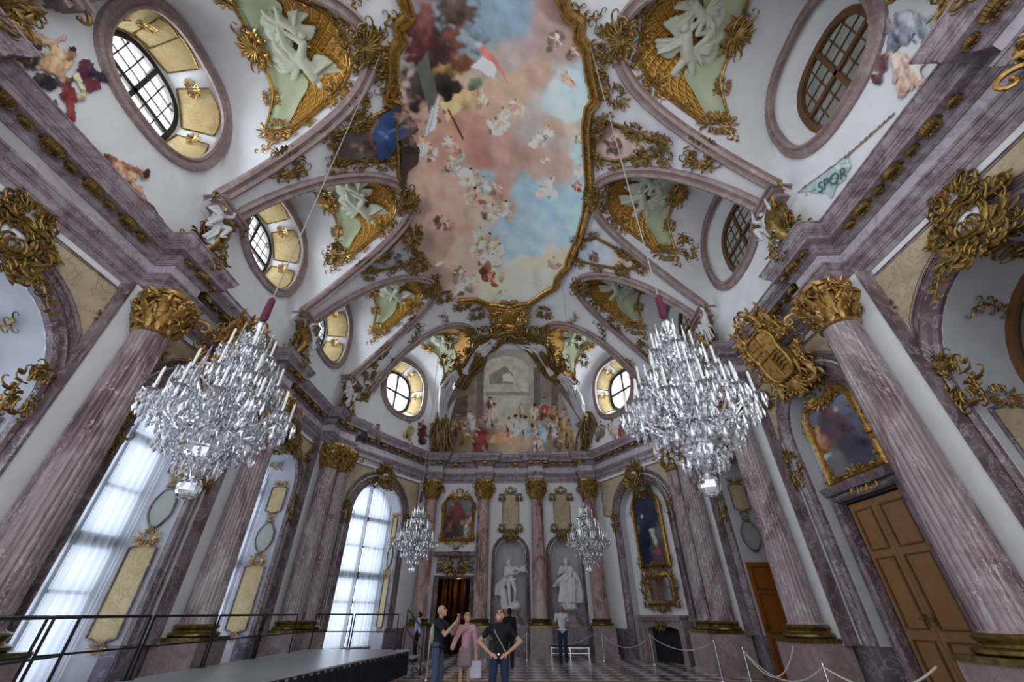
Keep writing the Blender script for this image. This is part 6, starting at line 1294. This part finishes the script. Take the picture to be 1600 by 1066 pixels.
# ================================================================== CHANDELIERS
def drop(mb, x, y, z, L, w, n=6):
    vs = [(x, y, z)]+[(x+w*.55*math.cos(2*PI*k/n), y+w*.55*math.sin(2*PI*k/n), z-L*.3) for k in range(n)]+[(x+w*math.cos(2*PI*k/n), y+w*math.sin(2*PI*k/n), z-L*.66) for k in range(n)]+[(x, y, z-L)]
    f = [(0, 1+k, 1+(k+1) % n) for k in range(n)]+[(1+k, 1+n+k, 1+n+(k+1) % n, 1+(k+1) % n) for k in range(n)]+[(1+n+k, 2*n+1, 1+n+(k+1) % n) for k in range(n)]
    mb.add(vs, f)
def arm_meshes(R, z0, z1, seed):
    rnd = random.Random(seed); m = 14
    pts = [(.05+(R-.05)*t, 0, z0+(z1-z0)*t-.22*math.sin(PI*min(1, t*1.25))*(1-t*.3)) for t in [i/m for i in range(m+1)]]
    arm = MB(); arm.tube(pts, [.022]*3+[.019]*(m-2), 7); c = pts[5]; 
    V = MB(); curl(V, c[0], c[2], 1.2, .35, 1, .016, 0, 12); arm.add([(x, -z, y) for x, y, z in V.v], V.f)
    arm.lathe([(.012, -.04), (.03, -.02), (.095, .015), (.1, .022), (.03, .01), (.026, .07), (.03, .09)], 12, (R, 0, z1))
    can = MB(); can.lathe([(.016, .07), (.016, .30), (.006, .33)], 8, (R, 0, z1))
    pen = MB()
    for k in range(8): a = 2*PI*k/8; drop(pen, R+.092*math.cos(a), .092*math.sin(a), z1+.01, rnd.uniform(.1, .17), .024)
    for t in (3, 6, 9, 11): p = pts[t]; drop(pen, p[0], rnd.uniform(-.02, .02), p[2]-.015, rnd.uniform(.14, .24), .035)
    return arm.mesh('arm', M['crystal'], 50), can.mesh('candle', M['candle'], 40), pen.mesh('pendants', M['crystal'], 4)
ARMS = [(arm_meshes(.76, .92, 1.02, 1), 12, 0), (arm_meshes(.52, 1.3, 1.42, 2), 8, .2), (arm_meshes(.27, 1.8, 1.88, 3), 5, .4)]
def chandelier_core():
    st = MB(); st.lathe([(.02, .2), (.06, .3), (.16, .42), (.2, .55), (.14, .68), (.05, .75), (.05, .9), (.11, 1.0), (.12, 1.08), (.05, 1.16), (.045, 1.35), (.1, 1.45), (.09, 1.6), (.04, 1.68), (.06, 1.85), (.09, 1.95), (.05, 2.05), (.03, 2.3), (.07, 2.38), (.05, 2.46), (.02, 2.5)], 16, mod=lambda w, z: 1+.05*math.cos(8*w))
    ball = MB(); ball.ball((0, 0, .13), .125, 14, 10)
    gar = MB(); rnd = random.Random(11)
    for (R0, zz0, R1, zz1, cnt, n, w) in ((.07, 2.42, .26, 1.92, 7, 9, .02), (.28, 1.95, .5, 1.5, 8, 7, .022), (.52, 1.5, .74, 1.1, 10, 6, .024), (.74, 1.0, .2, .42, 10, 9, .026), (.45, .9, .16, .3, 8, 7, .03)):
        for k in range(cnt):
            a = 2*PI*(k+.3)/cnt+rnd.uniform(-.06, .06)
            for i in range(n):
                t = (i+.5)/n; r = R0+(R1-R0)*t; z = zz0+(zz1-zz0)*t-.12*math.sin(PI*t)
                drop(gar, r*math.cos(a), r*math.sin(a), z+w, w*2.6, w*.85, 5)
    for k in range(30):
        a = rnd.uniform(0, 2*PI); z = rnd.uniform(.6, 2.1); r = rnd.uniform(.1, .8)*(.72 if z < 1.2 else .72-.5*(z-1.2)); drop(gar, r*math.cos(a), r*math.sin(a), z, rnd.uniform(.15, .28), rnd.uniform(.03, .05))
    for (R, z, n) in ((.74, .98, 28), (.5, 1.4, 18), (.26, 1.85, 12), (.22, .45, 12), (.5, .68, 18)):
        for k in range(n): a = 2*PI*k/n; drop(gar, R*math.cos(a), R*math.sin(a), z, .2, .03)
    sp = MB()
    for (R, z, n, h) in ((.64, 1.05, 10, .42), (.42, 1.45, 7, .42), (.2, 1.95, 5, .4)):
        for k in range(n):
            a = 2*PI*(k+.5)/n; x, y = R*math.cos(a), R*math.sin(a); sp.lathe([(.012, 0), (.03, .05), (.014, .1), (.024, .2), (.004, h)], 6, (x, y, z)); sp.tube([(x, y, z), (x*.6, y*.6, z-.12), (.04*math.cos(a), .04*math.sin(a), z-.1)], .012, 5)
    ros = MB()
    for k in range(16):
        a = 2*PI*k/16+.2; z = (.78, 1.28, 1.75, 2.15)[k % 4]; r = (.5, .4, .24, .12)[k % 4]
        for j in range(6): b = 2*PI*j/6; ros.ball((r*math.cos(a)+.05*math.cos(b)*-math.sin(a), r*math.sin(a)+.05*math.cos(b)*math.cos(a), z+.05*math.sin(b)), .032, 6, 4)
    return st.mesh('stem', M['crystal'], 40), ball.mesh('crystal_ball', M['crystal'], 4), gar.mesh('crystal_drops', M['crystal'], 4), sp.mesh('glass_spires', M['crystal'], 30), ros.mesh('glass_rosettes', M['crystal'], 40)
CORE = chandelier_core()
CORD = plain('steel_cord', (.3, .28, .27), .5); SLEEVE = plain('plum_velvet_sleeve', srgb('5a2438'), .9)
def chandelier(x, y, z, label, rz, size=1.):
    t = thing('crystal_chandelier', label, 'chandelier', (x, y, z), 'crystal chandeliers of the hall', rz)
    for nm, me in zip(('stem', 'crystal_ball', 'crystal_drops', 'glass_spires', 'glass_rosettes'), CORE):
        o = bpy.data.objects.new(nm, me); scn.collection.objects.link(o); o.parent = t
        if nm in ('crystal_drops', 'glass_rosettes', 'glass_spires'): o['kind'] = 'stuff'
    for (am, cm, pm), n, ph in ARMS:
        for k in range(n):
            a = bpy.data.objects.new('arm', am); scn.collection.objects.link(a); a.parent = t; a.rotation_euler = (0, 0, 2*PI*k/n+ph)
            for nm, me in (('candle', cm), ('pendants', pm)): o = bpy.data.objects.new(nm, me); scn.collection.objects.link(o); o.parent = a
    mb = MB(); zt = (VZ(x, y)-z-.02)/size; t.scale = (size, size, size); mb.tube([(0, 0, 2.5), (0, 0, zt)], .011, 6); o = bpy.data.objects.new('suspension_cord', mb.mesh('suspension_cord', CORD)); scn.collection.objects.link(o); o.parent = t
    mb = MB(); mb.lathe([(.03, 2.5), (.055, 2.55), (.05, 2.9), (.02, 2.95)], 10); o = bpy.data.objects.new('cord_sleeve', mb.mesh('cord_sleeve', SLEEVE)); scn.collection.objects.link(o); o.parent = t
chandelier(-3.05, 4.45, 2.6, 'large crystal chandelier hanging near the window wall, in front on the left', 0, .97)
chandelier(2.62, 4.45, 2.6, 'large crystal chandelier hanging near the door wall, in front on the right', .4, .95)
chandelier(-2.85, 14.3, 2.6, 'farther crystal chandelier hanging before the doorway with gold curtains', .2, .84)
chandelier(2.72, 14.3, 2.6, 'farther crystal chandelier hanging before the right statue niche', .7, .84)
# ================================================================== STAGE AND RAILS
ZS = .62; A_, B_, C_, D_ = Vector((-3.0, 15.8, 0)), Vector((-6.38, 16.1, 0)), Vector((-6.38, 4.2, 0)), Vector((-4.45, 4.2, 0))
st_ = thing('stage_platform', 'low grey stage platform with a dark pleated skirt beside the windows', 'stage', (-5, 10, 0))
mb = MB(); P = [A_, B_, C_, D_]; mb.add([p+Vector((0, 0, ZS-.08)) for p in P]+[p+Vector((0, 0, ZS)) for p in P], [(0, 1, 2, 3)[::-1], (4, 5, 6, 7)]+[(i, (i+1) % 4, 4+(i+1) % 4, 4+i) for i in range(4)]); mb.build('deck', M['stage'], st_)
mb = MB(); e = Vector((0, 0, ZS-.02)); mb.tube([D_+e, A_+e, B_+e], .024, 4); mb.build('edge_strip', M['alu'], st_)
def skirt(a, b):
    L = (b-a).length; t = (b-a).normalized(); n = Vector((t.y, -t.x, 0)); mb = MB(); N = int(L*22)
    mb.grid(lambda u, v: a+(b-a)*u+n*(.02+.022*math.sin(u*N*1.05)+.01*math.sin(u*N*.4)-.012*v)+Vector((0, 0, .01+(ZS-.05)*v)), N*3, 3); return mb
skirt(D_, A_).build('pleated_skirt', M['skirt'], st_, 60); skirt(A_, B_).build('pleated_skirt', M['skirt'], st_, 60)
for a in (.1, .5, .9):
    for b in (.15, .85):
        mb = MB(); p = D_.lerp(A_, a).lerp(C_.lerp(B_, a), b); mb.tube([p, p+Vector((0, 0, ZS-.08))], .03, 8); mb.build('leg', M['metal'], st_)
def rail(a, b, label, h=.92):
    t = thing('stage_railing', label, 'railing', (a+b)/2+Vector((0, 0, ZS)), 'black railing panels round the stage'); z0 = Vector((0, 0, ZS))
    for p in (a, b): mb = MB(); mb.tube([p+z0, p+z0+Vector((0, 0, h))], .021, 6); mb.box(p+z0+Vector((-.05, -.05, 0)), p+z0+Vector((.05, .05, .012))); mb.build('post', M['metal'], t)
    for z, r, nm in ((h, .022, 'top_rail'), (h*.5, .015, 'mid_rail')): mb = MB(); mb.tube([a+z0+Vector((0, 0, z)), b+z0+Vector((0, 0, z))], r, 6); mb.build(nm, M['metal'], t)
yy = [5.0, 6.95, 8.9, 10.85, 12.8, 14.75]; ORD = ['nearest', 'second', 'third', 'fourth', 'fifth']
for i in range(5): rail(Vector((-6.3, yy[i]+.05, 0)), Vector((-6.3, yy[i+1]-.05, 0)), 'black metal railing panel along the window side of the stage, %s from the camera' % ORD[i])
rail(Vector((-6.25, 15.95, 0)), Vector((-5.0, 15.85, 0)), 'short black railing panel across the far end of the stage, by the corner'); rail(Vector((-4.92, 15.84, 0)), Vector((-3.45, 15.72, 0)), 'black railing panel across the far end of the stage, next to the steps')
rail(Vector((-6.1, 7.2, 0)), Vector((-5.5, 5.4, 0)), 'angled black railing panel in the near left corner of the stage')
t = thing('stair_railing', 'black sloping handrail going down from the far corner of the stage', 'railing', (-2.9, 15.9, 0)); a, b = Vector((-3.2, 15.85, 0)), Vector((-2.62, 15.95, 0))
mb = MB(); mb.tube([a+Vector((0, 0, ZS)), a+Vector((0, 0, ZS+1.08))], .024, 6); mb.build('post', M['metal'], t); mb = MB(); mb.tube([b, b+Vector((0, 0, 1.12))], .024, 6); mb.build('post', M['metal'], t)
mb = MB(); mb.tube([a+Vector((0, 0, ZS+1.06)), b+Vector((0, 0, 1.1))], .026, 6); mb.build('handrail', M['metal'], t); mb = MB(); mb.tube([a+Vector((0, 0, ZS+.55)), b+Vector((0, 0, .6))], .02, 6); mb.build('mid_rail', M['metal'], t)
t = thing('stage_steps', 'small set of steps beside the far corner of the stage', 'steps', (-2.8, 16.4, 0))
for i in range(2): mb = MB(); mb.box((-3.1, 16.0+.0, .18+.2*(1-i)), (-2.75+.22*i-.1, 16.9, .22+.2*(1-i))); mb.build('tread', M['stage'], t)
mb = MB()
for y in (16.05, 16.85): mb.tube([(-3.05, y, .0), (-3.05, y, .42)], .02, 6); mb.tube([(-2.6, y, 0), (-3.05, y, .4)], .02, 6)
mb.build('step_frame', M['metal'], t)
# ================================================================== STANCHIONS, BENCH
def post(x, y, label, h=.93):
    t = thing('stanchion', label, 'stanchion', (x, y, 0), 'slim rope barrier posts'); mb = MB(); mb.lathe([(.15, 0), (.15, .012), (.05, .025), (.02, .03)], 20); o = bpy.data.objects.new('foot', mb.mesh('foot', M['chrome'])); scn.collection.objects.link(o); o.parent = t
    mb = MB(); mb.lathe([(.0155, .025), (.0155, h-.05), (.03, h-.04), (.03, h-.01), (.012, h)], 12); o = bpy.data.objects.new('post', mb.mesh('post', M['chrome'])); scn.collection.objects.link(o); o.parent = t
    return Vector((x, y, h-.06))
def rope(a, b, label, sag=.38):
    mb = MB(); mb.tube([a.lerp(b, t)-Vector((0, 0, sag*4*t*(1-t))) for t in [i/16 for i in range(17)]], .014, 6); tag(mb.build('barrier_rope', M['rope']), label, 'rope', 'sagging barrier ropes')
p1 = post(.75, 20.6, 'slim barrier post left of the man in the white polo, before the end wall'); p2 = post(3.85, 20.5, 'slim barrier post in front of the column right of the right niche'); p3 = post(5.45, 19.0, 'slim barrier post in front of the fireplace hearth'); p4 = post(6.2, 14.75, 'slim barrier post beside the open amber door'); p5 = post(5.75, 11.9, 'slim barrier post in front of the column beside the amber door'); p6 = post(5.45, 8.4, 'nearest barrier post, before the brown double door')
pl = post(-2.2, 14.9, 'slim barrier post beside the stage skirt, left'); pk = post(-2.35, 17.2, 'slim barrier post behind the stage steps'); pm = post(-.95, 20.6, 'slim barrier post hidden behind the visitors, before the left end-wall column')
rope(pm, p1, 'cream rope sagging behind the man with hands on hips'); rope(p1, p2+Vector((-.3, 0, 0)), 'cream rope passing behind the man in the white polo'); rope(p2, p3, 'cream rope sagging from the end-wall column to the fireplace post', .42); rope(p3, p4, 'cream rope sagging from the fireplace post to the amber door post', .3); rope(p5, Vector((6.38, 10.85, 1.0)), 'cream rope looping low across the foot of the amber door', .5); rope(p5, p6, 'cream rope between the two nearest posts on the right', .35); rope(p6, Vector((6.1, 6.95, 1.0)), 'cream rope running from the nearest post to the nearest right column', .25); rope(pk, pl, 'cream rope between the posts beside the stage steps', .25)
t = thing('bench', 'low metal bench standing before the right statue niche', 'bench', (2.5, 20.9, 0))
mb = MB(); mb.box((1.75, 20.75, .42), (3.35, 21.1, .47)); mb.build('seat', M['metal'], t)
for x in (1.78, 2.55, 3.32): mb = MB(); mb.tube([(x, 20.78, 0), (x, 20.78, .43)], .016, 6); mb.tube([(x, 21.07, 0), (x, 21.07, .43)], .016, 6); mb.build('leg', M['chrome'], t)
mb = MB(); mb.tube([(1.78, 20.78, .2), (3.32, 20.78, .2)], .014, 6); mb.tube([(1.78, 20.78, .38), (3.32, 20.78, .38)], .014, 6); mb.build('crossbar', M['chrome'], t)
# ================================================================== PEOPLE
def where(u, vtop, Y, top=1.735): q = atY(u, vtop, Y); return q.x, q.z/top
def phone_extra(t, part, D):
    mb = MB(); c = (D['WL']+D['WR'])/2+Vector((0, -.09, .08)); Mx = Matrix.Translation(c) @ Matrix.Rotation(-.5, 4, 'X'); n0 = len(mb.v); mb.box((-.075, -.005, -.037), (.075, .005, .037)); mb.v = [tuple(Mx @ Vector(v)) for v in mb.v]
    ph = bpy.data.objects.new('phone', mb.mesh('phone', M['metal'])); scn.collection.objects.link(ph)
    ph.matrix_basis = Matrix.Translation(t.location) @ t.rotation_euler.to_matrix().to_4x4() @ Matrix.Scale(KP[0], 4); tag(ph, 'dark phone held up by the bald man', 'phone')
    bp = MB(); bp.ball((.06, .17, 1.2), .16, 12, 8, .8, .5, 1.3); part('backpack', bp, CL['grey'], .015)
    hb = MB(); hb.ball((.05, .13, .93), .1, 10, 8, 1.2, .6, .7); hb.tube([(.17, 0, .99), (.1, .13, 1.0), (-.1, .13, 1.0), (-.17, 0, .99), (0, -.13, .99), (.17, 0, .99)], .02, 6); part('waist_pouch', hb, CL['navy'], .012)
KP = [1]
x, k = where(690, 946, 11.2, 1.75); KP[0] = k
person('bald man in a black t-shirt and jeans raising a phone with both hands', (x, 11.2, 0), PI/2-.25, dict(EL=(.22, -.24, 1.2), ER=(-.22, -.24, 1.2), WL=(.06, -.44, 1.45), WR=(-.06, -.44, 1.45), dL=(-.1, -.3, .7), dR=(.1, -.3, .7), HL=(.09, .0, .92), KL=(.1, -.06, .5), hd=(0, -.03, 1.63)), CL['navy'], CL['jeans'], None, SKIN, None, .62, (0, -1, .45), k=k, extras=phone_extra, curl_=(.9, .9))
def short_hair(h, c, f, sx, up): h.ball(c+up*.05-f*.03, .1, 14, 10, .88, 1, .95); h.ball(c-f*.055+up*.0, .082, 12, 8)
def bun_hair(h, c, f, sx, up): short_hair(h, c, f, sx, up); h.ball(c-f*.13+up*.03, .05, 10, 8)
def bag_extra(t, part, D):
    w = D['WL']; mb = MB(); mb.box((w.x-.13, w.y-.06, w.z-.46), (w.x+.13, w.y+.04, w.z-.14)); 
    o = thing('shopping_bag', 'small white paper bag hanging from the hand of the woman in pink', 'bag', t.location, None, 0); b_ = bpy.data.objects.new('bag_body', mb.mesh('bag_body', CL['bag'])); scn.collection.objects.link(b_); b_.parent = o
    mb = MB(); mb.tube([(w.x-.06, w.y-.01, w.z-.14), (w.x-.03, w.y-.01, w.z-.07), (w.x+.03, w.y-.01, w.z-.07), (w.x+.06, w.y-.01, w.z-.14)], .006, 5); h_ = bpy.data.objects.new('bag_handle', mb.mesh('bag_handle', CL['bag'])); scn.collection.objects.link(h_); h_.parent = o
    o.rotation_euler = t.rotation_euler; o.scale = (KP[0],)*3
x, k = where(731, 956.5, 11.4, 1.74); KP[0] = k
person('woman in a pink top and mauve skirt looking up with a hand at her neck', (x, 11.4, 0), .15, dict(SL=(.165, 0, 1.42), SR=(-.165, 0, 1.42), EL=(.23, .03, 1.15), WL=(.25, -.05, .9), ER=(-.27, -.06, 1.17), WR=(-.11, -.2, 1.36), dR=(.5, .1, .6), hd=(0, -.0, 1.62)), CL['pink'], None, CL['brown'], SKIN, CL['mauve'], 1.6, (.25, -1, .5), k=k, hairfn=bun_hair, extras=bag_extra, female=True)
def strap_extra(t, part, D):
    mb = MB(); mb.tube([(-.13, -.02, 1.45), (-.07, -.135, 1.33), (.06, -.15, 1.15), (.15, -.09, 1.0)], .014, 6, flat=.5); part('shoulder_strap', mb, CL['grey'], .008)
    mb = MB(); mb.ball((0, -.135, .985), .022, 8, 6, 1.3, .4, 1); part('belt_buckle', mb, M['chrome'], .006, 0)
x, k = where(781, 952, 9.7, 1.735)
person('man in a black t-shirt and dark jeans looking up with hands on his hips', (x, 9.7, 0), -.05, dict(EL=(.43, .08, 1.18), WL=(.17, -.1, 1.0), ER=(-.43, .08, 1.18), WR=(-.17, -.1, 1.0), dL=(-.9, -.35, -.35), dR=(.9, -.35, -.35), HL=(.1, 0, .92), HR=(-.1, 0, .92), KL=(.13, -.02, .5), KR=(-.13, -.02, .5), AL=(.14, .03, .09), AR=(-.14, .03, .09), hd=(0, .0, 1.61)), CL['black'], CL['blue'], CL['hairb'], SKIN, None, .55, (-.2, -1, .6), k=k, hairfn=short_hair, extras=strap_extra, curl_=(.25, .25))
x, k = where(796, 951, 17.6, 1.735)
person('dark-haired person dressed all in black with back turned behind another visitor', (x, 17.6, 0), PI+.2, dict(EL=(.22, -.08, 1.15), WL=(.15, -.2, 1.0), ER=(-.22, -.08, 1.15), WR=(-.15, -.2, 1.0)), CL['black'], CL['black'], CL['hairb'], SKIN2, None, 1.9, (0, -1, .1), k=k, hairfn=short_hair)
x, k = where(876, 946, 19.6, 1.735)
person('man in a white polo shirt and blue jeans standing with hands behind his back', (x, 19.6, 0), .05, dict(EL=(.27, .1, 1.14), WL=(.12, .17, .92), ER=(-.27, .1, 1.14), WR=(-.12, .17, .95)), CL['white'], CL['blue'], CL['grey'], SKIN2, None, .6, (-.1, -1, .05), k=k, hairfn=short_hair)
x, k = where(655, 956, 19.6, 1.735)
person('dark-haired woman in a pale blue shirt and black trousers by the far left column', (x, 19.6, 0), -1.2, dict(EL=(.24, .05, 1.15), WL=(.16, .12, .95), ER=(-.24, .05, 1.15), WR=(-.16, .12, .95)), CL['paleblue'], CL['black'], CL['hairb'], SKIN2, None, 1.5, (0, -1, .3), k=k, hairfn=bun_hair, female=True)
